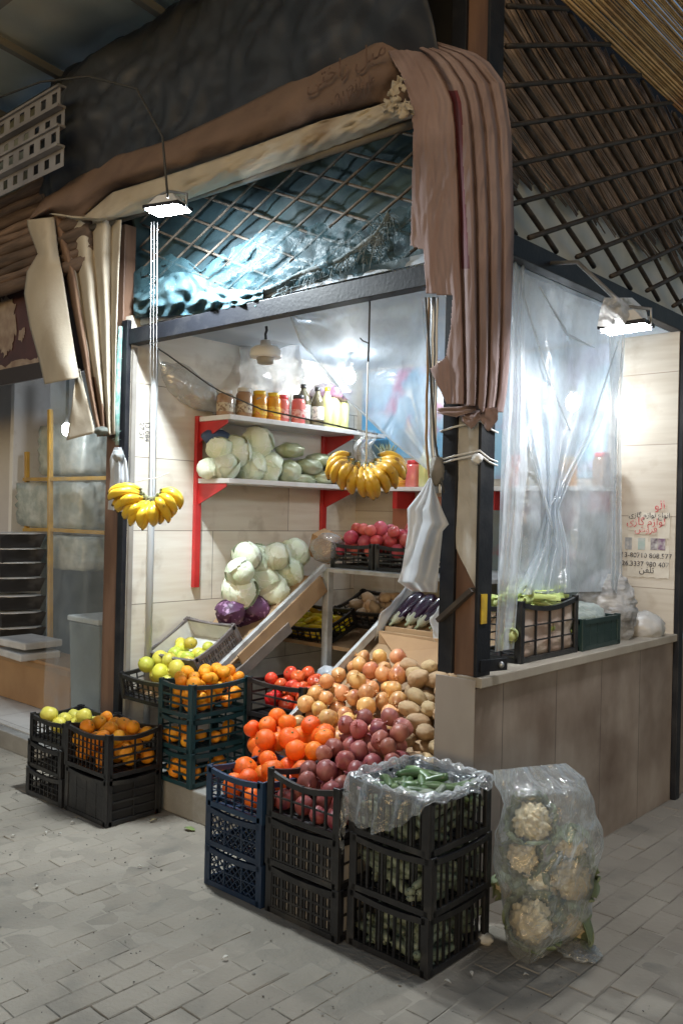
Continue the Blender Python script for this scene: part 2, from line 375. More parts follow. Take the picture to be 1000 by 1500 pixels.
# corner column
cc = MB().box(-.195, -.0, -.006, -.001, 0, .945).build('column_foot', stone2, shop, bevel=.002)
MB().box(-.120, -.012, .018, .085, .95, 4.6).build('column_panel', brownp, shop)
for (a, b_, c_, d_) in ((-.19,-.118,.0,.09), (-.012,.002,-.003,.10)):
    MB().box(a, b_, c_, d_, .956, 4.6).build('steel_angle', steel, shop, bevel=.002)
pp = MB()
pp.grid(lambda u, v: (lerp(-.117,-.016,u), .0135-.006*abs(nz((u*2,v*5,0)))-.003*math.sin(v*9), lerp(2.03,1.47-.16*u,v)), 8, 24)
pp.build('taped_paper', paper, shop, solid=.002)
for i, zz in enumerate((1.98, 1.86, 1.845)):
    pts = [(-.2,.05,zz-.03), (-.196,-.008,zz-.025), (-.12,-.012,zz-.01), (-.05,-.012,zz), (.0,-.010,zz+.008), (.008,.05,zz-.02), (.008,.11,zz-.03)]
    MB().tube(pts, .0045, 6).build('tied_string', cord_w, shop, smooth=True)
MB().blob((-.006,-.018,1.835), .022, lambda p: 1+.25*nz(p,4)).build('string_knot', cord_w, shop, smooth=True)
MB().beam((-.175,-.02,1.17), (-.015,-.014,1.31), .02, .035, (0,-1,0)).build('timber_brace', M('dark_timber',(.06,.05,.045),.7,(.1,.08,.06),8), shop, bevel=.002)
MB().box(.0025, .0075, .02, .06, 1.17, 1.29).build('yellow_label', M('yellow_label',(.6,.4,.03),.6,(.4,.25,.03),20), shop)
hs_ = MB().beam((.006,.02,1.0), (.045,.16,1.0), .006, .05).build('hasp', steel, shop, bevel=.002)
MB().blob((.043,.12,1.0), (.012,.012,.014), n=2).build('hasp_bolt', galv, hs_, smooth=True)
# left post, beams
MB().box(-2.66, -2.515, -.02, .06, 0, 3.3).build('brown_post', brownp, shop, bevel=.004)
MB().box(-2.51, -2.452, -.03, .05, 0, 2.72).build('steel_post', steel, shop, bevel=.003)
MB().box(-2.448, -2.43, .0, .03, .16, 2.56).build('door_strip', M('grey_strip',(.33,.31,.28),.6,(.22,.2,.18),5), shop)
MB().box(-2.448, -.192, -.02, .05, 2.575, 2.665).build('header_beam', steel, shop, bevel=.003)
MB().box(-.05, .012, .104, 2.5, 2.70, 2.79).build('side_beam', steel, shop, bevel=.003)
MB().box(-.03, .03, D_+.006, D_+.07, .0, 2.695).build('end_post', steel, shop, bevel=.003)
MB().tube([(-2.395,.13,.165), (-2.395,.13,2.57)], .02, 12).build('grey_pipe', M('grey_pvc',(.42,.44,.46),.35), shop, smooth=True)
MB().box(W_+.003, -.055, .054, D_-.003, 2.70, 2.74).build('ceiling_board', M('ceiling_sheet',(.34,.42,.5),.6,(.45,.5,.55),3), shop)
MB().box(W_-.6, -.13, .30, .34, 2.745, 4.4).build('upper_wall', M('dark_boarding',(.02,.022,.028),.8,(.035,.035,.04),5), shop)
MB().box(-.16, -.13, .344, 2.5, 2.80, 4.4).build('upper_wall', bpy.data.materials['dark_boarding'], shop)
MB().box(-.06, .0, 2.905, 6, 0, 4.4).build('further_wall', M('ochre_panel',(.27,.16,.06),.5,(.2,.12,.05),3), shop)
MB().box(-.04, .0, D_+.074, 2.90, .96, 2.69).build('door_leaf', M('ochre_door',(.30,.18,.06),.45,(.2,.12,.05),3,stretch=(1,3,.5)), shop)
# writing pasted and scribbled on the end wall
def wall_txt(s, px, py, size, mat, parent=None, tilt=0):
    o = P(px, py, y=D_-.0095); c, s_ = math.cos(tilt), math.sin(tilt)
    return text(s, 'lettering', mat, face_mtx(o, (c,0,s_), (-s_,0,c)), size, parent or shop)
wall_txt(fa('الو'), 966, 746, .07, ink_r, shop, .1)
pos = thing('torn_notice', 'torn white notice with red Persian words and phone numbers on cream end wall', 'notice', tuple(P(948,800,y=D_-.002)))
q0, q1 = P(920,751,y=D_-.003), P(979,848,y=D_-.003)
MB().grid(lambda u, v: (lerp(q0.x,q1.x,u), D_-.0035-.004*max(0,nz((u*3,v*3,2))), lerp(q0.z,q1.z,v)+(.012*nz((u*9,0,v)) if v in (0,1) else 0)), 14, 18, keep=lambda u, v: not (.29+.1*u < v < .34+.16*u and u < .97)).build('paper_sheet', M('notice_paper',(.66,.63,.56),.7,(.56,.52,.45),8), pos, solid=.0015)
wall_txt(fa('انواع لوازم گازی'), 950, 758, .042, ink_b, pos, .0)
wall_txt(fa('لوازم گازی'), 945, 769, .06, ink_r, pos)
wall_txt(fa('فروش'), 945, 779.5, .055, ink_r, pos)
wall_txt('0713-80710 808.577', 940, 817, .042, ink_b, pos)
wall_txt('726.3337 980 407', 941, 829.5, .042, ink_b, pos)
wall_txt(fa('تلفن'), 946, 839, .05, ink_b, pos)
c0 = P(944,793,y=D_-.006)
for dx, c in ((-.10,(.30,.31,.33)), (-.02,(.35,.45,.43)), (.055,(.13,.1,.13)), (.10,(.2,.12,.2))):
    MB().box(c0.x+dx-.022, c0.x+dx+.02, D_-.006, D_-.0045, c0.z-.05+.02*dx, c0.z+.02).build('printed_picture', M('print',c,.5,(.5,.5,.5),30,.4,.7), pos)
o = P(214,632,x=W_+.002)
for i, s in enumerate(('27 51', '13 084', '70 29')):
    text(s, 'lettering', ink_b, face_mtx(o+V((0,-.045+.04*i,0)), (0,0,-1), (0,1,0)), .045, shop)
# ---------------------------------------------------------------- plinth of the shop next door, its floor step
tile_w = M('white_floor_tile', (.62,.62,.60), .25, (.5,.5,.49), 4, brick=((0,1), .5, .5, .1, .1, (.25,.25,.24)))
kerb = M('kerb_stone', (.30,.29,.265), .8, (.2,.19,.175), 4, bump=.25, bs=30)
struct(MB().box(-9, -2.662, -.10, 3.2, .0, .125).build('pavement_step', tile_w))
struct(MB().box(-9, -2.662, -.175, -.104, .0, .118).build('kerb', kerb, bevel=.006))
nb = thing('neighbouring_shop', 'neighbouring shop on the left with maroon fascia and pale interior walls', 'shop', (-4.5,1,.125))
MB().box(-9, -2.6, 2.3, 2.4, .12, 3.4).build('back_wall', M('pale_blue_wall',(.42,.46,.52),.6,(.36,.4,.46),2), nb)
q = P(34,700,y=1.0)
MB().box(q.x-.06, q.x-.0, .9, 2.29, .13, 3.0).build('partition', whitem, nb)
MB().box(-9, q.x-.065, 1.3, 1.36, .13, 3.0).build('inner_wall', M('white_plaster',(.66,.66,.68),.6,(.55,.55,.58),2), nb)
MB().box(-9, -2.67, .07, 2.29, 2.96, 3.0).build('ceiling_panel', M('grey_ceiling',(.5,.5,.52),.7), nb)
maroon = M('maroon_board', (.05,.018,.016), .55, (.085,.03,.026), 5, bump=.15, bs=20)
zt, zb = P(0,430,y=0).z, P(0,562,y=0).z
MB().box(-9, -2.67, .0, .05, zb, zt).build('fascia_board', maroon, nb, bevel=.004)
MB().box(-9, -2.67, -.03, -.003, zb-.02, zb+.09).build('fascia_sill', M('dark_sill',(.03,.02,.018),.6), nb, bevel=.003)
for (cx, cy, sw, sh, sd) in ((8,478,.16,.42,1), (33,491,.035,.05,2), (40,535,.42,.10,3)):
    c = P(cx, cy, y=-.004)
    b = MB().grid(lambda u, v: (c.x+sw*(u-.5)*2+.05*nz((v*4,sd,u)), -.004-.004*abs(nz((u*3,v*3,sd))), c.z+sh*(v-.5)+.06*nz((u*6,v,sd))), 14, 14, keep=lambda u, v: (2*u-1)**2+(2*v-1)**2 < .95+.7*nz((u*4,v*4,sd)))
    b.build('torn_paper', M('torn_paper',(.33,.27,.22),.8,(.22,.16,.13),10), nb, solid=.001)
# ---------------------------------------------------------------- roof over the lane and the dark sheeting
roofm = M('grey_roof_sheet', (.78,.82,.76), .7, (.6,.64,.6), 1.5, bump=.1, bs=10)
rf = thing('lane_roof', 'dull grey sheet roof over the lane above the shop front', 'roof', (-3,-1,4.4))
MB().grid(lambda u, v: (lerp(-10,1.4,u), lerp(-1.9,.4,v), 4.45+.25*(1-v)+.012*math.sin(u*150)), 240, 3).build('roof_sheet', roofm, rf, smooth=True, solid=.004)
for yy in (-.75,):
    MB().beam((-10,yy,4.40), (1.4,yy,4.40), .07, .12).build('roof_beam', M('roof_timber',(.3,.28,.24),.7), rf, bevel=.004)
q = P(60,30,y=-.75)
MB().beam((-4.1,-1.9,4.6), (-4.1,.3,4.36), .10, .05).build('roof_batten', bpy.data.materials['roof_timber'], rf, bevel=.004)
for xx in (-4.7,-3.3,-2.2): MB().beam((xx,-1.88,4.655), (xx,.2,4.41), .05, .05).build('roof_batten', bpy.data.materials['roof_timber'], rf, bevel=.004)
tag(MB().tube([P(px, py, y=-.42) for px, py in ((-20,150),(60,120),(130,112),(200,130),(238,200),(246,290))], .006, 6).build('electric_cable', cord_d, smooth=True), 'dark cable looping from the lane roof down to the square floodlight', 'cable')
dk = M('black_tarpaulin', (.022,.028,.042), .5, (.045,.052,.07), 3, .35, .7, bump=.35, bs=12)
def dkf(u, v):
    x = lerp(-3.35,-.20,u); z = lerp(4.42,3.50,v)
    bulge = .12*math.sin(PI*v)*(1+.4*math.sin(u*9))+.07*abs(nz((x*1.8,v*2.5,1)))+.05*abs(nz((x*4+v*3,v*4,4)))+.02*nz((x*11,v*9,2))
    return (x, -.03-bulge-.02*v, z+.03*nz((x*3,0,v*2),1,3))
tag(MB().grid(dkf, 130, 50).build('tarpaulin', dk, smooth=True, solid=.006), 'sagging black tarpaulin stretched above the brown rolled awning', 'tarpaulin')
tag(MB().grid(lambda u, v: (lerp(-10,-3.3,u), .0-.05*math.sin(PI*v), lerp(4.42,3.7,v)), 20, 8).build('cloth_sheet', M('grey_green_sheet',(.20,.23,.22),.8,(.14,.16,.16),2), smooth=True, solid=.006), 'faded grey green sheet hung under the roof beside the black tarpaulin', 'sheet')
# perforated metal strip and reed rolls over next door
pf = M('perforated_metal', (.34,.33,.34), .45, (.24,.23,.24), 5, metal=.3)
xr = P(94,220,y=-.34).x; za, zc = P(0,185,y=-.34).z, P(0,288,y=-.34).z
b = MB()
NR = 4
for r_ in range(NR):
    z0, z1 = lerp(zc,za,r_/NR), lerp(zc,za,(r_+1)/NR); n = 34; xs = (xr+7)/n
    for i in range(n):
        xa = -7+i*xs; ha, hb = xa+xs*.28, xa+xs*.72; ja, jb = lerp(z0,z1,.25), lerp(z0,z1,.75); yy = -.34-.03*(r_%2)
        vs = [(xa,yy,z0),(xa+xs,yy,z0),(xa+xs,yy,z1),(xa,yy,z1),(ha,yy,ja),(hb,yy,ja),(hb,yy,jb),(ha,yy,jb)]
        b.add(vs, [(0,1,5,4),(1,2,6,5),(2,3,7,6),(3,0,4,7)])
    b.box(-7, xr, -.385, -.335, z1-.006, z1+.006)
tag(b.build('shutter_housing', pf, solid=.003), 'grey metal shutter housing with rows of square holes above the next shop', 'shutter housing')
rb = MB(); rb.tone = []
z = P(0,292,y=-.1).z; zlow = P(0,428,y=-.1).z
while z > zlow:
    r_ = R(.028,.05); n0 = len(rb.f); ph = R(0,9)
    rb.tube([(lerp(-8,-2.75,i/24), -.1+R(-.01,.01), z-r_+.012*nz((i*.5,ph,0))) for i in range(25)], [r_*(1+.12*nz((i*.9,ph,3))) for i in range(25)], 8)
    rb.tone += [R(0,1)]*(len(rb.f)-n0); z -= r_*1.75
reedm = M('old_reed', (.20,.135,.10), .75, (.10,.068,.052), 8, .35, .65, bump=.4, bs=40, stretch=(.4,4,4), tone=.4)
tag(rb.build('reed_blind', reedm, smooth=True), 'brown rolled reed blind in thick horizontal ribs above the maroon fascia', 'blind')
# ---------------------------------------------------------------- lattices, reed mat, pale sheet and tan reed awning
def lattice(org, right, upv, w_, h_, s, r_, ang, mat, name, label, bulge):
    b = MB(); org, right, upv = V(org), V(right), V(upv); n_ = right.cross(upv)
    for sg in (1, -1):
        dx, dz = math.cos(ang), sg*math.sin(ang)
        step = s/math.cos(ang); c0 = -w_*math.tan(ang) if sg > 0 else 0
        c = c0+step*.4
        while c < h_+w_*math.tan(ang):
            pts = []
            for i in range(33):
                u = w_*i/32; z = c+sg*u*math.tan(ang)
                if 0 <= z <= h_: pts.append(org+right*u+upv*z+n_*(bulge*math.sin(PI*u/w_)*math.sin(PI*z/h_)+.006*nz((u*3,z*3,sg))+sg*r_*.9))
            if len(pts) > 1: b.tube(pts, r_, 6)
            c += step
    return tag(b.build(name, mat, smooth=True), label, 'lattice')
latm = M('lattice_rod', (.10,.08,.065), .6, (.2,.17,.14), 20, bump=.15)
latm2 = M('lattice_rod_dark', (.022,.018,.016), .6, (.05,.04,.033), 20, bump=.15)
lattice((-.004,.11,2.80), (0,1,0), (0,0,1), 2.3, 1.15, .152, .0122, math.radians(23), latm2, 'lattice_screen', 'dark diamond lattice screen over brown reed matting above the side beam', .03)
lattice((-2.50,.085,2.67), (1,0,0), (0,0,1), 2.30, .85, .135, .0075, math.radians(24), latm, 'lattice_screen', 'wooden diamond lattice screen in front of the blue tarp above the front beam', -.015)
ma = MB(); ma.tone = []
e0, e1 = P(752,262,x=-.05), P(1000,415,x=-.05)
dy, dz = .93, -.37; pn = (.37, .93); c = -1.2
while c < 5.2:
    # reeds run down toward the back; each clipped to the mat
    run = []
    for i in range(80):
        t = lerp(-3,5,i/79); y = .1+t*dy+c*pn[0]; z = 2.6+t*dz+c*pn[1]
        lim = lerp(e0.z,e1.z,(y-e0.y)/(e1.y-e0.y))+.05*nz((y*5,1,0))
        if .11 < y < 2.45 and lim < z < 3.98: run.append((-.055+.02*nz((y*3,z*3,0))+R(-.003,.003), y, z+.03*nz((y*2,c*3,7))))
    if len(run) > 1:
        n0 = len(ma.f); cut = random.randint(0,len(run)//5); run = run[:len(run)-cut] if len(run)-cut > 1 else run; ma.tube(run[::max(1,len(run)//5)]+[run[-1]], R(.0025,.005), 5); ma.tone += [R(0,1)]*(len(ma.f)-n0)
    c += R(.006,.010)*(2.2 if random.random() < .04 else 1)
tag(ma.build('reed_mat', M('reed_mat', (.30,.235,.20), .6, (.21,.16,.135), 12, tone=.4), smooth=True), 'slanting brown reed mat behind the dark lattice over the side beam', 'mat')
sheet_m = M('pale_tarp', (.62,.66,.68), .45, (.45,.5,.5), 4, bump=.2, bs=12)
tag(MB().grid(lambda u, v: (-.09+.03*nz((u*6,v*5,3)), lerp(.11,2.4,u), lerp(2.79,3.45,v)+.05*nz((u*5,0,v*3))), 50, 16).build('tarp', sheet_m, smooth=True, solid=.003), 'crumpled pale tarp behind the lattice below the reed mat edge', 'tarp')
aw = MB(); aw.tone = []
x = .012
while x < 1.5:
    r_ = R(.004,.008); n0 = len(aw.f); zz = 3.93+.6*x
    aw.tube([(x+R(-.003,.003), yy, zz+.012*nz((x*4,yy*2,0))) for yy in (.25,.9,1.6,2.4,3.4)], r_, 6); aw.tone += [R(0,1)]*(len(aw.f)-n0); x += r_*1.7
awt = thing('reed_awning', 'tan reed awning jutting out over the side lattice', 'awning', (.7,1.6,3.9))
aw.build('reeds', M('tan_reed', (.68,.52,.29), .6, (.54,.38,.2), 14, tone=.3, c3=(.42,.2,.1), ns3=1.2, lo3=.5, hi3=.7), awt, smooth=True)
for yy in (.8,1.7,2.6): MB().beam((0.01,yy,3.96), (1.5,yy,4.86), .03, .03).build('cross_pole', wood, awt)
# ---------------------------------------------------------------- blue tarp behind the front lattice with frayed edges
bl = M('blue_tarp', (.05,.10,.12), .6, (.03,.055,.07), 3, .35, .65, bump=.5, bs=14, c3=(.09,.155,.17), ns3=4, lo3=.55, hi3=.75)
bt_ = thing('blue_tarp', 'blue tarp with frayed pale edges hung behind the front lattice', 'tarp', (-1.3,.15,2.67))
MB().grid(lambda u, v: (lerp(-2.7,-.2,u), .15+.045*nz((u*7,v*4,0))+.03*abs(nz((u*16+v*5,v*9,2))), lerp(2.67,3.62,v)), 70, 30).build('tarp_sheet', bl, bt_, smooth=True, solid=.002)
fr = MB()
def edge_pt(t):  # ragged hem seen through the lattice
    pts = [(0,262,440),(.14,268,425),(.28,330,432),(.42,372,438),(.55,440,408),(.7,500,385),(.85,552,352),(1,572,318)]
    a = plerp(pts, t); return P(a[0], a[1], y=.045)
for i in range(560):
    t = R(0,1); p = edge_pt(t)+V((0,R(-.02,.02),R(-.03,.02))); L_ = R(.02,.075)*(1.5 if t > .75 else 1)
    d = V((R(-.6,.9),R(-.6,.1),R(-1.1,.5))).normalized()*L_
    fr.tube([p, p+d*.5+V((0,0,.006)), p+d+V((R(-.01,.01),0,-.012))], .0014, 3)
fr.build('frayed_fringe', M('pale_fringe',(.26,.29,.29),.8,(.13,.18,.2),8), bt_)
hem = MB().grid(lambda u, v: edge_pt(u)+V((0,.0+.02*math.sin(v*PI*2)+.012*nz((u*20,v*4,0)),(v-.5)*.07*(1+.6*nz((u*9,0,0))))), 60, 8)
hem.build('torn_hem', M('torn_hem',(.20,.22,.22),.85,(.07,.11,.125),9,bump=.5,bs=50), bt_, smooth=True, solid=.004)
lowc = MB().grid(lambda u, v: (lambda a: (a.x, .07+.02*nz((u*9,v*4,5)), lerp(2.662,a.z,v)))(edge_pt(.35+.65*u)), 40, 8)
lowc.build('dark_sheet', M('dark_sheet',(.03,.045,.055),.8,(.05,.06,.07),6,bump=.3), bt_, smooth=True, solid=.003)  # plain dark sheet from the beam up to the ragged hem
cy = MB()
cy.grid(lambda u, v: P(lerp(196,385,u), lerp(430-30*math.sin(u*PI)**2-12*math.sin(u*7),466-12*u,v), y=.02-.06*math.sin(v*PI)*(.6+.8*abs(nz((u*6,v*2,1))))+.05*nz((u*14,v*4,2))), 80, 20)
cy.build('crumpled_corner', M('cyan_crumple',(.05,.10,.115),.8,(.02,.06,.08),7,bump=.6,bs=30), bt_, smooth=True)
# grit swept along the pavers
gb_ = MB()
for i in range(1500):
    x, y = R(-4.5,2.2), R(-2.4,.2)
    if x > -.1 and y > -.1: continue
    s_ = R(.0015,.0045)*(2 if random.random() < .04 else 1); gb_.blob((x,y,.003+.004*nz((x,y,0),1.1)), (s_,s_*R(.6,1.2),s_*.6), None, 1)
gb_.build('gravel', M('grit', (.24,.22,.19), .9, (.10,.09,.08), 300, .45,.55))['kind'] = 'stuff'

nett = film('torn_net_film', (.07,.155,.19), .55, .45, .6, 20, .2, .03)
def net_top(u): return plerp([(0,398),(.12,372),(.25,392),(.4,352),(.55,330),(.7,330),(.85,318),(1,300)], u)[0]+9*nz((u*14,0,2))+6*nz((u*40,0,5))
MB().grid(lambda u, v: P(lerp(196,600,u), lerp(plerp([(0,468),(.5,425),(1,392)],u)[0], net_top(u), v), y=.055-.03*math.sin(v*PI)*(1+nz((u*8,v*3,0)))+.02*nz((u*18,v*6,1))), 110, 26, keep=lambda u, v: nz((u*22,v*7,3)) > -.33-.2*(1-v)).build('torn_net', nett, bt_, smooth=True)
# ---------------------------------------------------------------- brown canvas awning, rolled up, and its gathered ends
canvas = M('brown_canvas', (.24,.165,.13), .9, (.18,.122,.097), 2.5, .35, .65, bump=.25, bs=70, c3=(.10,.062,.055), ns3=3, lo3=.55, hi3=.75, translucent=.12)
mauve = M('mauve_canvas', (.38,.285,.272), .9, (.29,.207,.195), 2.0, .35, .65, bump=.2, bs=70, stretch=(3,3,.5), c3=(.16,.115,.10), ns3=2.2, lo3=.5, hi3=.75, spec=.2, translucent=.12)
wine = M('wine_lining', (.16,.025,.035), .8, (.09,.03,.035), 5, bump=.1)
creamc = M('cream_canvas', (.56,.51,.42), .75, (.48,.42,.33), 3, .35, .65, bump=.2, bs=50, c3=(.33,.25,.18), ns3=2.4, lo3=.60, hi3=.78, translucent=.1)
tan_c = M('brown_hem', (.22,.135,.085), .75, (.16,.095,.065), 8, bump=.2, stretch=(5,5,.6))
rail = thing('rolled_awning', 'rolled brown canvas awning with cream underside running along the shop front', 'awning', (-1.4,-.15,3.2))
TOP = [(0,45,318),(.06,66,288),(.14,120,256),(.22,170,228),(.34,250,205),(.5,350,158),(.66,440,112),(.82,520,76),(.92,570,52),(1,602,50)]
MIDL = [(0,45,322),(.06,78,312),(.12,116,324),(.17,165,282),(.25,230,262),(.34,280,246),(.5,372,214),(.60,420,196),(.7,468,178),(.82,530,162),(.92,578,146),(1,606,160)]
BOT = [(0,122,333),(.1,180,318),(.2,240,304),(.4,340,268),(.6,440,232),(.8,530,200),(.93,585,178),(1,606,172)]
def band(A, B, off):
    def fn(u, v):
        p = plerp(A, u); q = plerp(B, u)
        return P(lerp(p[0],q[0],v), lerp(p[1],q[1],v), y=off(u,v))
    return fn
MB().grid(band(TOP, MIDL, lambda u, v: -.10-.11*math.sin(PI*min(1,v*.9+.05))**.7*(1-max(0,u-.86)/.14*.9)+.022*nz((u*12,v*3,0))+.02*abs(nz((u*34+v*6,v*3,2)))*v+.05*max(0,u-.9)/.1), 120, 14).build('outer_canvas', canvas, rail, smooth=True, solid=.004)
MB().grid(band(MIDL, BOT, lambda u, v: -.17+.05*v-.05*math.sin(PI*v)*(1+.6*nz((u*9,0,3)))+.03*nz((u*26+v*5,v*5,1))*(1-v*.5)), 140, 14, keep=lambda u, v: u > .05).build('underside', creamc, rail, smooth=True, solid=.004)
a, b_ = P(128,336,y=-.10), P(612,178,y=-.10)
MB().tube([a, lerp(a,b_,.5)+V((0,0,-.012)), b_], .02, 10).build('rail', M('dull_rail',(.2,.19,.17),.5,(.12,.11,.1),6), rail, smooth=True)
for i, (px, py) in enumerate(((580,128),(572,152),(592,158))):
    c = P(px,py,y=-.215); MB().grid(lambda u, v: c+V(((u-.5)*.09+.02*nz((u*3,v*3,i)), .03*nz((u*5,v*4,i+4)), (v-.5)*.07+.02*nz((u*4,v*2,i+8)))), 14, 12, keep=lambda u, v: (2*u-1)**2+(2*v-1)**2 < .8+.8*nz((u*5,v*5,i+2))).build('torn_lining', creamc, rail, smooth=True, solid=.002)
# faded lettering on the canvas
for s, px, py, sz in ((fa('مبل راحتی'.replace('ح','خ')), 505, 108, .11), (fa('لوازم'), 525, 128, .07), ('\u06f0\u06f9\u06f1\u06f7\u06f7\u06f1\u06f4'+'', 515, 147, .085)):
    o = P(px, py, y=-.235); d = V((1,0,.02)).normalized()
    text(s, 'faded_lettering', ink_f, face_mtx(o, (1,0,.03), (0,.0,1)), sz, rail)
cb_ = thing('gathered_curtain', 'mauve brown canvas curtain bunched in long folds over the corner column', 'curtain', (-.1,-.1,2.0))
L_ = [(48,552),(66,566),(86,574),(108,588),(150,602),(190,606),(335,603),(360,602),(366,621),(430,625),(433,664),(480,661),(522,654),(528,648),(540,631),(552,636),(566,642),(592,655),(594,700),(604,706)]
R_ = [(48,596),(66,655),(78,695),(92,716),(122,738),(190,748),(335,752),(366,751),(430,749),(522,745),(544,744),(575,741),(604,736)]
CR = [(0,.0),(.16,.012),(.30,.0),(.40,.004),(.455,.0),(.475,-.045),(.50,-.02),(.53,.055),(.60,.06),(.635,.0),(.655,.05),(.72,.065),(.755,.005),(.78,.05),(.84,.06),(.88,.01),(.91,.045),(.97,.05),(1,.0)]
def cfn(u, v):
    py = lerp(48,604,v); xl = plerp([(48,548),(80,566),(150,600),(350,600),(604,628)], py)[0]; xr = plerp(R_, py)[0]
    px = lerp(xl, xr, u)
    # folds drift to the right on their way down and fade where the cloth goes over the rail
    uu = u+.05*(1-v)-.03*math.sin(v*3)+.012*nz((v*3,u*2,0)); k = plerp(CR, uu)[0]
    back = .30*max(0,(px-690)/60)**1.3*(.5+.5*v)
    y = -.12-.10*max(0,1-u/.42)*max(0,1-v/.55)+back-k*(.45+.8*v)*1.1+.20*max(0,1-(py-48)/55)**2+.022*nz((u*3,v*4,0))+.012*abs(nz((u*9+v*4,v*8,2)))+.005*nz((u*26,v*16,2))
    return P(px, py, y=y)
def ckeep(u, v):
    py = lerp(48,604,v); xl = plerp([(48,548),(80,566),(150,600),(350,600),(604,628)], py)[0]; px = lerp(xl, plerp(R_,py)[0], u)
    return px > plerp(L_, py)[0]-.8
fold = MB().grid(cfn, 130, 230, keep=ckeep, mfn=lambda u, v: 1 if .470-.01*math.sin(v*9) < u+.05*(1-v)-.03*math.sin(v*3) < .545+.012*math.sin(v*13) and .15 < v < .62 else 0)
fold.build('curtain_cloth', [mauve, wine], cb_, smooth=True, solid=.004)
# a torn lower edge strip
for k, (px, py, dx, dy) in enumerate(((716,600,26,30),(668,598,60,14),(690,604,30,24))):
    c = P(px, py, y=-.10+.03*k)
    MB().grid(lambda u, v: c+V(((u-.5)*dx/330, .02*nz((u*4,v*4,k)), -v*dy/330*(1-.5*abs(u-.5)*2)+.006)), 10, 8).build('torn_flap', mauve, cb_, smooth=True, solid=.003)
pole = thing('rope_bundle', 'bundle of grey pipe, cord and ropes hanging beside the corner column', 'rope', (-.25,-.03,1.7))
for i, (x0, x1, r_, mm) in enumerate(((628,622,.006,wood),(634,632,.011,galv),(640,636,.005,cord_w),(623,641,.005,cord_d))):
    pts = [P(lerp(x0,x1,k/14)+ (9*max(0,k/14-.75)*4 if 1 else 0)+R(-.6,.6), lerp(436,722,k/14), y=-.03-.012*i) for k in range(15)]
    MB().tube(pts, r_, 8).build('hanging_rope' if i != 1 else 'thin_pipe', mm, pole, smooth=True)
MB().blob(P(640,690,y=-.06), (.03,.03,.06), lambda p: 1+.3*nz(p,3), 3).build('rope_knot', M('rope',(.25,.23,.2),.8,(.14,.13,.11),12,bump=.4), pole, smooth=True)
# left end
lc = thing('gathered_curtain', 'cream canvas curtain tied in a bunch with a torn square panel by the left post', 'curtain', (-2.8,-.15,2.0))
PL_ = [(0,40,322),(.08,42,335),(.22,56,372),(.34,40,398),(.46,36,430),(.6,44,478),(.8,58,528),(1,66,563)]
PR_ = [(0,80,318),(.22,86,372),(.34,92,400),(.6,104,478),(.8,112,528),(1,117,553)]
MB().grid(ruled(PL_, PR_, lambda u, v: .03*nz((u*2,v*3,1))-.05*math.sin(PI*u), ('y',-.16)), 20, 50).build('square_panel', creamc, lc, smooth=True, solid=.004)
MB().grid(ruled([(0,112,540),(.5,106,592),(1,98,645)], [(0,117,540),(.5,130,592),(1,140,634)], lambda u, v: .02*nz((u*2,v*3,4)), ('y',-.12)), 10, 24).build('torn_flap', creamc, lc, smooth=True, solid=.004)
GL = [(0,70,318),(.3,96,400),(.6,118,510),(.85,135,600),(1,143,640)]
GR = [(0,178,322),(.2,174,400),(.6,170,520),(.9,168,612),(1,169,636)]
def goff(u, v): return -.065*abs(math.sin(u*PI*3.5+.6*nz((u*2,v*2,0))))*(1-.35*v)+.015*nz((u*5,v*6,2))
MB().grid(ruled(GL, GR, goff, ('y',-.08)), 80, 70, mfn=lambda u, v: 1 if u < .20 or (v > .72 and u < .20+1.2*(v-.6)) else 0).build('bunched_cloth', [creamc, tan_c], lc, smooth=True, solid=.004)
c = P(153,632,y=-.10); MB().blob(c, (.075,.05,.028), lambda p: 1+.25*nz(p,3), 3).build('tie_cord', M('grey_rag',(.2,.22,.2),.8,(.1,.11,.1),14,bump=.4), lc, smooth=True)
net = M('green_net', (.16,.34,.29), .7, (.35,.42,.4), 26, .4, .6, bump=.3)
b = MB().tube([P(177,478,y=-.05), P(174,540,y=-.05), P(172,600,y=-.06), P(172,652,y=-.06)], [.012,.016,.017,.012], 8)
for i in range(40):
    p = P(R(168,178), R(480,650), y=-.06); b.tube([p, p+V((R(-.05,.05),-.01,R(-.02,.02)))], .0012, 3)
tag(b.build('net_roll', net, smooth=True), 'green net twisted along the left steel post above the hanging carrier bags', 'net')
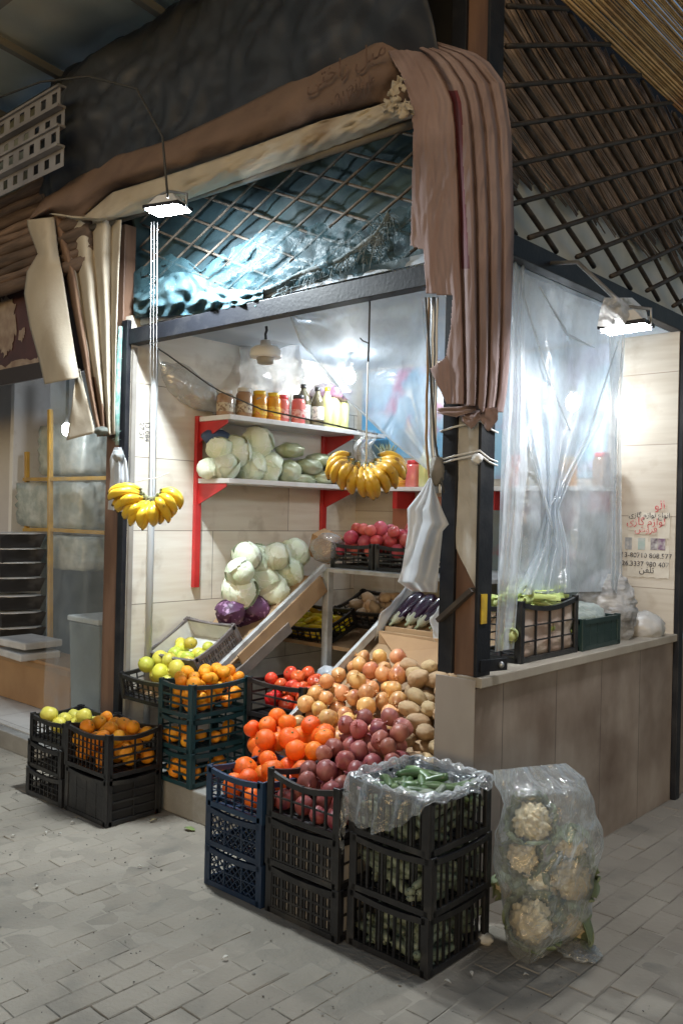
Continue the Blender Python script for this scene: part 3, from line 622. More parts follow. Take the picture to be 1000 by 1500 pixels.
# ---------------------------------------------------------------- lamps
lampw = glow('lamp_glass_lit', (.86,.95,1.0), LAMP1)
def flood(name, label, px, py, k, yaw, tilt, size, mat, roll=0):
    a, v = list(k.items())[0]; c = P(px, py, **k)
    t = thing(name, label, 'lamp', tuple(c)); rot = Euler((tilt,roll,yaw)).to_matrix()
    w_, d_ = size
    def tr(b): b.v = [rot@v for v in b.v]; return b
    o1 = tr(MB().box(-w_/2-.012,w_/2+.012,-d_/2-.012,d_/2+.012,.004,.022)).build('housing', steel, t, world=False, bevel=.003)
    tr(MB().box(-w_/2,w_/2,-d_/2,d_/2,-.002,.002)).build('lit_glass', mat, t, world=False)
    tr(MB().add([(x*w_/2*k,y*d_/2*k,z) for k, z in ((1.0,.0225),(.5,.075)) for x, y in ((-1,-1),(1,-1),(1,1),(-1,1))], [(3,2,1,0),(4,5,6,7),(0,1,5,4),(1,2,6,5),(2,3,7,6),(3,0,4,7)])).build('tapered_back', whitem, t, world=False, bevel=.004)
    b = MB()
    for i in range(0): b.box(-w_/2+i*w_/9, -w_/2+i*w_/9+.004, -d_/2, d_/2, .022, .042)
    tr(MB().tube([(-w_/2-.016,0,.0),(-w_/2-.018,0,.07),(0,0,.10),(w_/2+.018,0,.07),(w_/2+.016,0,0)], .007, 6)).build('bracket', galv, t, world=False, smooth=True)
    return t
flood('floodlight', 'lit square floodlight hung from the awning rail above the left bananas', 246, 309, dict(y=-.34), .3, .0, (.19,.11), lampw)
flood('floodlight', 'lit floodlight in a plastic bag under the side beam', 916, 483, dict(x=.36), .1, .0, (.175,.11), glow('second_lamp_lit', (.95,.97,1.0), LAMP2), -.04)
for px, py, k, s in ((838,590,dict(y=1.70),1), (512,552,dict(y=1.45),2)):  # bulbs added at bright spots on the sheets; they also fill the interior
    c = P(px, py, **k)
    t = thing('bulb_lamp', ('added round bulb glowing behind the side plastic sheet', 'added round bulb glowing behind the front plastic sheet')[s-1], 'lamp', tuple(c))
    MB().blob((0,0,0), (.04,.04,.05), n=3).build('bulb', glow('added_bulb_lit', (.9,.96,1), BULB), t, world=False, smooth=True)
    MB().lathe([(.02,.045),(.024,.05),(.024,.09),(.01,.1)], 12).build('socket', whitem, t, world=False, smooth=True)
    MB().tube([(0,0,.09),(.005,0,.2),(0,0,2.70-c.z)], .004, 6).build('cord', cord_w, t, world=False, smooth=True)
c = P(389,520,y=.40)
t = thing('bulb_lamp', 'unlit white pendant bulb hanging below the front beam', 'lamp', tuple(c))
MB().lathe([(.02,-.055),(.045,-.05),(.05,-.03),(.05,-.012)], 20).build('bulb', M('frosted_bulb',(.42,.40,.36),.35,(.3,.28,.25),5), t, world=False, smooth=True)
MB().lathe([(.088,-.015),(.09,0),(.088,.028),(.07,.045),(.032,.055),(.03,.08),(.018,.085)], 24).build('shade', M('white_shade',(.85,.85,.83),.4), t, world=False, smooth=True)
MB().tube([(0,0,.08),(-.004,0,.12),(.002,.003,.14),(0,0,2.66-c.z)], .008, 8).build('cord', cord_d, t, world=False, smooth=True)
# ---------------------------------------------------------------- plastic sheeting
filmA = film('clear_sheeting', (.74,.84,.95), .52, .16, .35, 7, .35, .22)
filmA2 = film('side_sheeting', (.78,.85,.92), .40, .2, .45, 9, .4, .15)
filmB = film('milky_sheeting', (.76,.81,.85), .42, .25, .5, 9, .4, .15)
filmV = film('hazy_sheeting', (.74,.80,.86), .42, .25, .6, 8, .35, .12)
filmU = film('grey_sheeting', (.66,.67,.68), .62, .2, .6, 9, .3, .22)
filmC = film('bag_film', (.86,.89,.9), .20, .14, .9, 16, .55, .4)
filmD = film('white_bag_film', (.85,.88,.9), .85, .3, .5, 12, .3, .2)
fs = thing('plastic_sheet', 'clear plastic sheet hung slantwise across the top of the front opening', 'plastic sheet', (-.8,.1,1.8))
A_ = [(0,425,462),(.2,440,500),(.45,505,580),(.7,570,642),(.9,620,682),(1,640,698)]
B_ = [(0,618,428),(1,640,692)]
def fsfn(u, v):
    # v: along the slanted lower edge, u: from that edge up to the beam
    p = plerp(A_, v); q = (lerp(432,616,min(1,v*1.6)), lerp(456,428,min(1,v*1.6))) if v < .625 else (lerp(616,640,(v-.625)/.375), lerp(428,692,(v-.625)/.375))
    return P(lerp(p[0],q[0],u), lerp(p[1],q[1],u), y=.10+.05*math.sin(u*PI)+.03*math.sin(v*23+u*3)*(1-u)*.6+.02*nz((u*5,v*5,0)))
MB().grid(fsfn, 60, 70).build('sheet', filmA, fs, smooth=True)
hp = [P(*plerp(A_, i/20), y=.095) for i in range(21)]
MB().tube(hp, .006, 6).build('rolled_hem', filmB, fs, smooth=True)
ss = thing('plastic_sheet', 'clear plastic sheet gathered and knotted inside the side opening', 'plastic sheet', (-.05,1,1))
SL = [(0,752,378),(.25,758,500),(.5,772,600),(.68,790,690),(.76,800,745),(.84,786,800),(1,752,872)]
SR = [(0,908,466),(.25,912,540),(.5,880,620),(.68,842,690),(.76,818,745),(.84,832,800),(1,836,868)]
def soff(u, v):
    g = 1-abs(v-.76)/.76 if v < .76 else 1
    return -.09+.03*math.sin(u*PI*6+v*3)*(.25+.75*g)+.012*nz((u*9,v*6,0))
MB().grid(ruled(SL, SR, soff, ('x',0)), 90, 80).build('sheet', filmA2, ss, smooth=True)
MB().grid(ruled([(0,752,378),(.5,745,600),(1,724,955)], [(0,768,385),(.3,768,520),(.6,772,690),(1,752,950)], lambda u, v: -.05+.02*math.sin(u*9+v*4)+.01*nz((u*5,v*9,1)), ('x',0)), 30, 60).build('side_strip', filmB, ss, smooth=True)
MB().grid(ruled([(0,890,470),(.5,895,620),(1,894,860)], [(0,916,470),(.5,909,620),(1,911,880)], lambda u, v: -.10+.025*math.sin(u*8+v*5), ('x',0)), 24, 60).build('side_strip', filmB, ss, smooth=True)
MB().grid(ruled([(0,742,372),(1,728,870)], [(0,905,462),(1,900,866)], lambda u, v: -.13+.03*math.sin(u*13+v*5)+.03*nz((u*6,v*4,7))+.012*abs(nz((u*14,v*12,2))), ('x',0)), 70, 80).build('sheet', filmV, ss, smooth=True)
for pts in (((757,400),(800,545),(838,640)), ((790,420),(830,490),(870,510)), ((770,640),(800,740),(812,790)), ((905,500),(860,640),(806,740))):
    pp_ = [P(*plerp([(i/(len(pts)-1),)+q for i, q in enumerate(pts)], k/12), x=-.075+.006*math.sin(k)) for k in range(13)]
    MB().tube(pp_, [.003+.004*math.sin(PI*k/12) for k in range(13)], 6).build('fold', filmB, ss, smooth=True)
uc = thing('plastic_sheet', 'grey milky plastic drape hanging above the upper red shelf', 'plastic sheet', (-2,.8,2.2))
MB().grid(ruled([(0,212,500),(.5,262,560),(1,300,612)], [(0,432,462),(.5,440,520),(1,450,560)], lambda u, v: .9+.5*u+.06*math.sin(u*17+v*2)+.03*nz((u*6,v*6,0)), ('y',-.3)), 60, 30).build('sheet', filmU, uc, smooth=True)
bagw = thing('plastic_bag', 'large crumpled plastic bag hung high on the cream tiled wall', 'bag', tuple(P(265,600,y=.3)))
c0, c1 = P(212,530,y=.16), P(322,596,y=.62)
ax = (c1-c0); rm = ax.to_track_quat('X','Z').to_matrix()
MB().blob((c0+c1)/2, (ax.length/2*1.08,.09,.105), lambda p: 1+.18*nz(p,2.2)+.09*abs(nz(p,6)), 4, rot=rm).build('film', film('cloudy_bag',(.82,.84,.84),.5,.2,.8,12,.4,.4), bagw, smooth=True)
pw = [P(lerp(200,660,k/30), plerp([(0,490),(.1,520),(.25,570),(.4,600),(.55,615),(.75,635),(1,650)], k/30)[0], y=lerp(.08,.5,min(1,k/15))) for k in range(24)]
tag(MB().tube(pw, .005, 6).build('electric_cable', cord_d, smooth=True), 'dark cable sagging from the left post along the upper shelf bottles', 'cable')
bb = thing('carrier_bags', 'bundle of white carrier bags hanging from the rope beside the corner column', 'bag', tuple(P(618,860,y=-.06)))
BL = [(0,628,700),(.12,616,720),(.28,596,745),(.40,597,778),(.7,588,835),(.86,582,852),(1,602,866)]
BR = [(0,634,700),(.12,638,722),(.28,648,748),(.34,657,768),(.40,648,778),(.7,642,835),(1,640,868)]
for dy in (0,.03):
    MB().grid(ruled(BL, BR, lambda u, v: -dy-.05*math.sin(u*PI)*min(1,v*2)-.02*math.sin(u*11+v*4)*min(1,v*3)+.015*nz((u*3,v*6,dy*50)), ('y',-.04)), 30, 50).build('bag', M('white_polythene',(.70,.72,.74),.35,(.55,.58,.62),4,bump=.25,bs=16,stretch=(3,3,.7),translucent=.35) if dy == 0 else bpy.data.materials['white_polythene'], bb, smooth=True)
b2 = thing('carrier_bags', 'small bundle of pale carrier bags tied to the left post behind the bananas', 'bag', tuple(P(172,745,y=-.1)))
MB().grid(ruled([(0,168,655),(.15,161,672),(.5,162,700),(1,158,746)], [(0,178,655),(.15,186,676),(.5,190,705),(1,181,750)], lambda u, v: -.04*math.sin(u*PI)-.012*math.sin(u*14+v*3), ('y',-.08)), 24, 30).build('bag', bpy.data.materials['white_polythene'], b2, smooth=True)
MB().blob(P(174,668,y=-.12), (.04,.03,.035), lambda p: 1+.35*nz(p,3), 3).build('knot', M('grey_polythene',(.42,.44,.45),.35,(.25,.27,.28),9,bump=.4), b2, smooth=True)
la = P(914,470,x=.36)
MB().tube([(.0,la.y,2.74),(.14,la.y,2.72),(.30,la.y,la.z+.12),(la.x,la.y,la.z+.06)], .010, 8).build('lamp_arm', galv, shop, smooth=True)
lb = thing('plastic_bag', 'wrinkled grey bag wrapped over the lamp under the side beam', 'bag', tuple(P(915,475,x=.08)))
MB().grid(ruled([(0,884,436),(.5,878,455),(1,874,478)], [(0,925,436),(.4,946,455),(1,950,482)], lambda u, v: .34+.05*math.sin(u*PI)+.03*nz((u*5,v*4,3)), ('x',0)), 26, 16).build('film', film('lamp_bag',(.75,.75,.74),.82,.3,.7,20,.2,.15), lb, smooth=True)
# ---------------------------------------------------------------- racks and shelves
sr = thing('wall_shelf', 'red steel wall shelf with two white boards on the cream tiled wall', 'shelf', (W_+.1,1.2,1.1))
for y, za, zb in ((.50,1.118,2.20), (1.66,1.40,2.20)): MB().box(W_+.004, W_+.034, y-.022, y+.022, za, zb).build('upright', redm, sr, bevel=.002)
s1 = MB().box(W_+.036, W_+.33, .49, 1.98, 2.165, 2.195).build('shelf_board', whitem, sr, bevel=.002)
s2 = MB().box(W_+.036, W_+.33, .49, 2.02, 1.775, 1.805).build('shelf_board', whitem, sr, bevel=.002)
for z in (2.163, 1.773):
    for y in (.5, 1.66):
        MB().add([(W_+.034,y-.004,z),(W_+.30,y-.004,z),(W_+.30,y-.004,z-.02),(W_+.034,y-.004,z-.13),(W_+.034,y+.004,z),(W_+.30,y+.004,z),(W_+.30,y+.004,z-.02),(W_+.034,y+.004,z-.13)], [(0,1,2,3),(7,6,5,4),(0,4,5,1),(1,5,6,2),(2,6,7,3),(3,7,4,0)]).build('bracket', redm, sr)
bs_ = thing('wall_shelf', 'long white shelf board fixed to the end wall behind the plastic', 'shelf', (-1.2,1.9,1.78))
MB().box(-2.115, -.36, 1.80, D_-.004, 1.772, 1.80).build('shelf_board', whitem, bs_, bevel=.002)
for x in (-1.9,-1.1,-.42): MB().box(x-.02, x+.02, 1.83, D_-.004, 1.65, 1.770).build('bracket', redm, bs_)
dr = thing('display_rack', 'galvanised display rack with sloping timber sides stacked with cabbages and crates', 'rack', (-1.9,1,.16))
gal2 = M('painted_angle_iron', (.50,.51,.51), .4, (.33,.32,.3), 12, .45, .7, metal=.25, bump=.08)
boardm = M('tan_board', (.40,.26,.14), .7, (.30,.19,.10), 4, bump=.1, bs=20, c3=(.2,.13,.08), ns3=6, lo3=.6, hi3=.8)
MB().beam((-1.9,.10,.60), (-1.9,1.12,1.262), .028, .035, mi=0).build('sloping_rail', gal2, dr, bevel=.002)
MB().beam((-1.884,.42,.715), (-1.884,1.10,1.155), .012, .125).build('side_board', boardm, dr, bevel=.002)
MB().beam((-1.88,.02,.43), (-1.88,.80,.90), .02, .07).build('side_board', M('grey_board',(.2,.165,.14),.8,(.13,.11,.095),8,bump=.2), dr, bevel=.002)
MB().add([(-2.44,.02,.50),(-1.92,.02,.50),(-1.92,1.15,1.19),(-2.44,1.15,1.19),(-2.44,.02,.48),(-1.92,.02,.48),(-1.92,1.15,1.17),(-2.44,1.15,1.17)], [(0,1,2,3),(7,6,5,4),(0,4,5,1),(1,5,6,2),(2,6,7,3),(3,7,4,0)]).build('sloping_board', boardm, dr)
MB().box(-1.925, -1.875, 1.135, 1.185, .17, 1.235).build('rack_leg', gal2, dr, bevel=.003)
MB().box(-1.95, -.72, 1.14, 2.02, 1.225, 1.25).build('shelf_board', gal2, dr, bevel=.002)
MB().box(-2.40, -1.15, 1.20, 2.02, .72, .745).build('lower_shelf', boardm, dr, bevel=.002)
MB().box(-.78, -.74, 1.16, 1.20, .17, 1.222).build('rack_leg', gal2, dr, bevel=.003)
tr_ = thing('display_rack', 'sloping wooden display tray holding yellow onions and potatoes', 'rack', (-.7,.4,.16))
SL_ = lambda y: .39+.61*y
MB().add([(x,y,SL_(y)-d) for d in (0,.02) for x, y in ((-1.18,-.02),(-.20,-.02),(-.20,1.14),(-1.18,1.14))], [(0,1,2,3),(7,6,5,4),(0,4,5,1),(1,5,6,2),(2,6,7,3),(3,7,4,0)]).build('tray_board', boardm, tr_)
MB().beam((-1.2,-.02,SL_(-.02)+.07), (-1.2,1.16,SL_(1.16)+.075), .025, .045).build('sloping_rail', gal2, tr_, bevel=.002)
MB().beam((-.215,.0,SL_(0)+.05), (-.215,1.10,SL_(1.10)+.05), .012, .12).build('side_board', boardm, tr_)
for x in (-1.17,-.3): MB().box(x-.02, x+.02, 1.06, 1.10, .165, SL_(1.06)-.02).build('rack_leg', gal2, tr_)
MB().box(-1.17, -.5, .80, .815, SL_(.80)+.003, SL_(.80)+.075).build('cross_board', boardm, tr_, bevel=.002)
MB().add([(-1.0,.72,SL_(.72)+.03),(-.6,.56,SL_(.56)+.03),(-.6,.795,SL_(.79)+.06),(-1.16,.795,SL_(.79)+.07)], [(0,1,2,3)]).build('cardboard_flap', card, tr_, solid=.005)
# ---------------------------------------------------------------- crates
def panel(L, h, st, t=.010, dip=.0):
    """one crate side in local coordinates: along x, up z, thickness y"""
    b = MB(); rim = .022
    n = 8
    for i in range(n):   # top rim, a little lower in the middle (hand hold)
        xa, xb = -L/2+L*i/n, -L/2+L*(i+1)/n
        za = h-dip*math.sin(PI*i/n); zb = h-dip*math.sin(PI*(i+1)/n)
        vs = [(xa,-t*.8,za-rim),(xb,-t*.8,zb-rim),(xb,t*.8,zb-rim),(xa,t*.8,za-rim),(xa,-t*.8,za),(xb,-t*.8,zb),(xb,t*.8,zb),(xa,t*.8,za)]
        b.add(vs, [(3,2,1,0),(4,5,6,7),(0,1,5,4),(2,3,7,6)]+([(0,4,7,3)] if i == 0 else [])+([(1,2,6,5)] if i == n-1 else []))
    b.box(-L/2, L/2, -t*.8, t*.8, 0, .022)
    z0, z1 = .022, h-rim-dip*.6
    kind, nx, nz_ = st
    vb = lambda x, w_: b.box(x-w_/2, x+w_/2, -t*.45, t*.45, z0-.002, z1+.004+dip*.3)
    hb = lambda z, w_: b.box(-L/2, L/2, -t*.4, t*.4, z-w_/2, z+w_/2)
    if kind == 'bars':
        for i in range(1, nx): vb(-L/2+L*i/nx, .009)
        for j in range(1, nz_): hb(lerp(z0,z1,j/nz_), .006)
        if nz_ == 1:
            for k in range(int(nx*2.5)):
                vb(-L/2+L*(k+.5)/(nx*2.5), .0022)
    elif kind == 'slots':
        for i in range(0, nx+1): vb(-L/2+.02+(L-.04)*i/nx, .014)
        for j in range(0, nz_+1): hb(lerp(z0+.004,z1-.004,j/nz_), .009)
        for i in range(nx):
            for k in (1,2): vb(-L/2+.02+(L-.04)*(i+k/3)/nx, .0055)
    elif kind == 'slats':
        for j in range(1, nz_): hb(lerp(z0,z1,j/nz_), .010)
        for i in range(1, nx): vb(-L/2+L*i/nx, .006)
    elif kind == 'mesh':
        for i in range(1, nx): vb(-L/2+L*i/nx, .004)
        for j in range(1, nz_): hb(lerp(z0,z1,j/nz_), .004)
    elif kind == 'diag':
        s = h/2.4
        for sg in (1,-1):
            x = -L/2-h
            while x < L/2+h:
                a = [x, z0]; e = [x+sg*(z1-z0), z1]
                # clip to the panel width
                pts = []
                for q in range(21):
                    t_ = q/20; xx = lerp(a[0],e[0],t_)
                    if -L/2 <= xx <= L/2: pts.append((xx, 0, lerp(a[1],e[1],t_)))
                if len(pts) > 1: b.beam(pts[0], pts[-1], .004, .005, (0,1,0))
                x += s*.5
        for i in range(1, nx): vb(-L/2+L*i/nx, .008)
        hb(lerp(z0,z1,.5), .006)
    elif kind == 'solid':
        b.box(-L/2, L/2, -t*.3, t*.3, z0-.002, z1+.01)
        for i in range(1, nx): vb(-L/2+L*i/nx, .010)
        for j in range(1, nz_): hb(lerp(z0,z1,j/nz_), .009)
    return b
crate_cache = {}
def crate(label, w_, d_, h, mat, front, side, loc, rz=0, group=None, name='crate', dip=.012, rot=None, liner=None):
    key = (w_, d_, h, mat.name, front, side, dip, liner.name if liner else '')
    if key in crate_cache: return dup(crate_cache[key], loc, rot or (0,0,rz), label=label, group=group)
    t = thing(name, label, 'crate', loc, rz, group, rot)
    crate_cache[key] = t
    for sg, L, st, ang, off in ((-1,w_,front,0,d_/2),(1,w_,front,PI,d_/2),(-1,d_,side,PI/2,w_/2),(1,d_,side,-PI/2,w_/2)):
        b = panel(L-.03, h, st, dip=dip); mt = Matrix.Rotation(ang,3,'Z')
        ctr = {0:V((0,-off+.008,0)), PI:V((0,off-.008,0)), PI/2:V((off-.008,0,0)), -PI/2:V((-off+.008,0,0))}[ang]
        b.v = [mt@v+ctr for v in b.v]; b.build('side_panel', mat, t, world=False)
    for sx in (-1,1):
        for sy in (-1,1):
            b = MB(); x, y = sx*w_/2, sy*d_/2
            xa, xb = sorted((x, x-sx*.034)); ya, yb = sorted((y, y-sy*.010)); b.box(xa,xb,ya,yb,-.004,h+.006)
            xa, xb = sorted((x, x-sx*.010)); ya, yb = sorted((y-sy*.0102, y-sy*.034)); b.box(xa,xb,ya,yb,-.004,h+.006)
            b.build('corner_post', mat, t, world=False, bevel=.0025)
    b = MB()
    for i in range(7): b.box(-w_/2+.012, w_/2-.012, -d_/2+.012+(d_-.03)*i/7, -d_/2+.012+(d_-.03)*(i+.72)/7, .004, .010)
    b.box(-w_/2+.012, w_/2-.012, -.02, .02, .0, .0035)
    b.build('base', mat, t, world=False)
    if liner:
        b = MB(); g = .016
        b.add([(-w_/2+g,-d_/2+g,.012),(w_/2-g,-d_/2+g,.012),(w_/2-g,d_/2-g,.012),(-w_/2+g,d_/2-g,.012),(-w_/2+g,-d_/2+g,h-.02),(w_/2-g,-d_/2+g,h-.02),(w_/2-g,d_/2-g,h-.02),(-w_/2+g,d_/2-g,h-.02)], [(0,1,2,3),(0,1,5,4),(1,2,6,5),(2,3,7,6),(3,0,4,7)])
        b.build('lining_sheet', liner, t, world=False, solid=.001)
    return t
# ---------------------------------------------------------------- fruit and vegetables
cuc2_m = M('dull_cucumber_skin', (.10,.125,.085), .45, (.27,.30,.22), 18, .42, .75, bump=.3, bs=60, rnd=.4, spec=.5, stretch=(.25,1,1))  # greyer, paler skin for the cucumbers inside the crates
def pore_bump(name, *a, **k): return M(name, *a, **k)
orange_m = M('orange_peel', (.80,.28,.012), .48, (.76,.32,.02), 3, bump=.18, bs=190, rnd=.10, hue=.008, spec=.35, sss=.15, c3=(.55,.17,.02), ns3=30, lo3=.62, hi3=.8)
orange2_m = M('deep_orange_peel', (.82,.135,.010), .44, (.80,.17,.012), 3, bump=.22, bs=170, rnd=.12, hue=.007, spec=.4, c3=(.5,.11,.02), ns3=30, lo3=.62, hi3=.8, sss=.15)
green_stem = M('green_stem', (.12,.16,.05), .7)
onion_m = M('yellow_onion_skin', (.62,.27,.085), .38, (.74,.43,.18), 9, .3, .7, bump=.12, bs=30, rnd=.18, hue=.02, spec=.6, stretch=(1,1,.12), c3=(.40,.13,.05), ns3=14, lo3=.52, hi3=.70)
redon_m = M('red_onion_skin', (.25,.048,.045), .42, (.42,.16,.12), 9, .3, .7, bump=.2, bs=30, rnd=.28, hue=.012, spec=.4, stretch=(1,1,.12), c3=(.15,.02,.045), ns3=14, lo3=.50, hi3=.72)
potato_m = M('potato_skin', (.46,.32,.17), .75, (.35,.23,.12), 14, .35, .7, bump=.2, bs=60, rnd=.16, hue=.01, c3=(.2,.13,.07), ns3=26, lo3=.62, hi3=.78)
cuc_m = M('cucumber_skin', (.045,.095,.028), .3, (.16,.22,.10), 18, .45, .8, bump=.3, bs=60, rnd=.35, hue=.015, spec=.5, stretch=(.25,1,1))
lemon_m = M('citrus_peel', (.62,.56,.06), .4, (.52,.56,.08), 3, bump=.15, bs=150, rnd=.16, hue=.03, sss=.1)
tomato_m = M('tomato_skin', (.62,.045,.02), .2, (.7,.13,.03), 2, spec=.6, rnd=.14, hue=.012, sss=.1)
pom_m = M('pomegranate_skin', (.50,.05,.08), .35, (.62,.16,.16), 3, .35, .7, bump=.08, bs=40, rnd=.2, hue=.015)
cab_m = M('cabbage_leaf', (.76,.81,.67), .45, (.66,.75,.54), 7, .35, .7, bump=.22, bs=16, rnd=.1, hue=.01, c3=(.56,.68,.42), ns3=9, lo3=.5, hi3=.8, vein=(17,(.86,.89,.8),.045))
pcab_m = M('purple_cabbage_leaf', (.065,.018,.06), .45, (.11,.035,.10), 6, bump=.25, bs=16, rnd=.2, c3=(.42,.25,.42), ns3=24, lo3=.58, hi3=.66)
ban_m = M('banana_peel', (.78,.52,.03), .42, (.70,.42,.025), 6, .4, .7, bump=.06, bs=25, c3=(.30,.16,.03), ns3=26, lo3=.66, hi3=.74, sss=.1)
ban2_m = M('backlit_banana_peel', (.62,.36,.025), .42, (.50,.27,.02), 6, .4, .7, bump=.06, bs=25, c3=(.25,.13,.03), ns3=20, lo3=.62, hi3=.72)  # darker copy of the peel; backlit shade put into the colour
ban_g = M('banana_stalk', (.16,.17,.05), .6, (.09,.07,.03), 30)
ban_t = M('banana_tip', (.10,.06,.025), .7)
egg_m = M('aubergine_skin', (.018,.008,.020), .16, (.03,.012,.03), 4, spec=.7, rnd=.3)
leaf_m = M('outer_leaf', (.13,.17,.085), .55, (.24,.28,.17), 8, .35, .7, bump=.3, bs=20, rnd=.2, translucent=.15)
curd_m = M('cauliflower_curd', (.66,.58,.40), .8, (.50,.38,.2), 6, .35, .7, bump=.8, bs=55, rnd=.12)
husk_m = M('corn_husk', (.38,.50,.14), .6, (.55,.60,.25), 6, bump=.25, bs=25, rnd=.2, stretch=(.2,1,1))
pep_m = M('yellow_pepper_skin', (.72,.52,.02), .25, (.5,.5,.04), 4, .45, .7, spec=.6, rnd=.2, hue=.03)
garlic_m = M('brown_root_skin', (.36,.24,.15), .7, (.5,.4,.3), 10, bump=.3, rnd=.25)
def proto(name, b, mats, smooth=True):
    return b.build(name, mats, None, smooth=smooth, world=False)
def mk_round(name, mats, r, squash, bumpy, seed, lobes=0, tip=0):
    b = MB()
    def f(p):
        a = math.atan2(p.y,p.x); e = 1+bumpy*nz(p,1.6,seed)+lobes*math.cos(a*5+seed)*(1-abs(p.z))
        return e*(1-.10*max(0,p.z-.85)/.15*1.3)
    b.blob((0,0,0), (r,r,r*squash), f, 4 if bumpy < .05 else 3)
    b.lathe([(r*.09,r*squash*.86),(r*.11,r*squash*.90),(r*.02,r*squash*.905)], 7, mi=1)
    if tip: b.lathe([(r*.22,-r*squash*.97),(r*.10,-r*squash*1.07),(r*.05,-r*squash*1.10)], 8)
    return proto(name, b, mats)
def mk_onion(name, mat, r, seed):
    prof = [(.02,-.93),(.10,-.92),(.32,-.88),(.62,-.72),(.86,-.42),(.98,-.08),(.97,.22),(.85,.52),(.62,.76),(.38,.92),(.20,1.04),(.12,1.18),(.10,1.34),(.04,1.42)]
    b = MB(); b.lathe([(a*r,z*r*.92) for a, z in prof], 24, fn=lambda a, z: 1+.03*math.sin(a*3+seed)+.02*math.sin(a*7+seed*2))
    for k in range(4):   # papery skin curling off the neck
        a0 = k*1.6+seed; b.grid(lambda u, v: (r*math.cos(a0+u*.8)*(.12+.16*v*(k%2)), r*math.sin(a0+u*.8)*(.12+.16*v*(k%2)), r*(1.12+.28*v-.12*v*v+.1*math.sin(u*5+k))), 3, 3)
    for k in range(7):
        a0 = k*.9; b.tube([(0,0,-.84*r),(r*.1*math.cos(a0),r*.1*math.sin(a0),-.92*r),(r*.16*math.cos(a0),r*.16*math.sin(a0),-.97*r)], r*.012, 3)
    return proto(name, b, [mat])
def mk_potato(name, mat, r, seed):
    b = MB().blob((0,0,0), (r*1.38*R(.9,1.1),r*1.0,r*.86), lambda p: 1+.13*nz(p,1.3,seed)+.05*nz(p,3.2,seed)-.05*max(0,nz(p,5,seed+2)), 4)
    return proto(name, b, [mat])
def mk_cuc(name, mat, L, r, seed):
    pts = []; rs = []
    for i in range(13):
        t = i/12; x = (t-.5)*L; pts.append((x, .10*L*math.sin(t*PI+.2*seed)*(1 if seed % 2 else .4), .03*L*math.sin(t*5+seed)))
        rs.append(r*(.35+.65*math.sin(PI*min(max(t,.03),.97))**.38)*(1+.05*math.sin(t*11+seed)))
    b = MB().tube(pts, rs, 10); b.tube([pts[0],(pts[0][0]-.008,pts[0][1],pts[0][2])], r*.22, 6)
    return proto(name, b, [mat])
def mk_cabbage(name, mat, r, seed):
    b = MB().blob((0,0,0), (r,r,r*.9), lambda p: 1+.05*nz(p,1.5,seed)+.02*abs(nz(p,5,seed)), 4)
    rnd = random.Random(seed)
    for k in range(7):
        ax = Euler((rnd.uniform(0,6.3), rnd.uniform(0,6.3), rnd.uniform(0,6.3))).to_matrix(); sp = rnd.uniform(.8,1.15)
        def lf(u, v):
            a, c = (u-.5)*2, (v-.5)*2; th = a*sp; ph = c*sp
            rr = r*(1.02+.018*k+.2*max(0,max(abs(a),abs(c))-.75)+.014*math.sin(a*9+k)*abs(c)-.012*math.exp(-(a*7)**2)+.03*nz((a*2,c*2,k+seed)))
            return ax@V((rr*math.sin(th)*math.cos(ph*.6), rr*math.sin(ph), rr*math.cos(th)*math.cos(ph)*.93))
        b.grid(lf, 16, 16, keep=lambda u, v: (2*u-1)**2+(2*v-1)**2 < .92+.12*math.sin(8*u+5*v+k))
    return proto(name, b, [mat])
def place(o, label, cat, group, loc, rot, sc=1):
    return tag(dup(o, loc, rot, sc, label=label, group=group), label, cat, group)
protos = []
def drop(n, xr, yr, r, floor, have=None, K=14, zmax=None, jit=.94, ok=None):
    """pour n balls of radius r into a bin: each takes the lowest of K resting places"""
    have = [] if have is None else have; out = []
    for _ in range(n):
        best = None; rr = r*R(.84,1.12)
        for _k in range(K):
            x, y = R(xr[0]+rr*.9, xr[1]-rr*.9), R(yr[0]+rr*.9, yr[1]-rr*.9)
            if ok and not ok(x,y): continue
            z = floor(x,y)+rr
            for (a,b_,c,q) in have:
                d2 = (a-x)**2+(b_-y)**2; s = (q+rr)*jit
                if d2 < s*s: z = max(z, c+math.sqrt(s*s-d2))
            h = z-floor(x,y)*1.0
            if best is None or h < best[0]: best = (h, x, y, z)
        if best is None: continue
        if zmax is not None and best[3] > zmax(best[1],best[2]): continue
        have.append((best[1],best[2],best[3],rr)); out.append((V(best[1:]),rr))
    return out
def scatter(ps, kinds, r0, label, cat, group, flat=False, bias=None):
    for p, rr in ps:
        k = random.choice(kinds)
        rot = bias() if bias else (R(0,6.3),R(0,6.3),R(0,6.3)) if not flat else (R(-.3,.3),R(-.3,.3),R(0,6.3))
        s_ = rr/r0*1.03; place(k, label, cat, group, p, rot, (s_*R(.92,1.07),s_*R(.92,1.07),s_*R(.92,1.06)))
mand = [mk_round('orange', [orange_m,green_stem], .05, .90, .03, i) for i in range(3)]
orng = [mk_round('orange', [orange2_m,green_stem], .05, .95, .025, i+5) for i in range(3)]
yon = [mk_onion('onion', onion_m, .05, i) for i in range(3)]
ron = [mk_onion('red_onion', redon_m, .05, i+4) for i in range(3)]
pot = [mk_potato('potato', potato_m, .05, i) for i in range(4)]
cuc = [mk_cuc('cucumber', cuc_m, .165, .019, i) for i in range(4)]
lem = [mk_round('sweet_lemon', [lemon_m,green_stem], .05, 1.02, .05, i+9, tip=1) for i in range(3)]
tom = [mk_round('tomato', [tomato_m,green_stem], .05, .84, .03, i+12, lobes=.018) for i in range(2)]
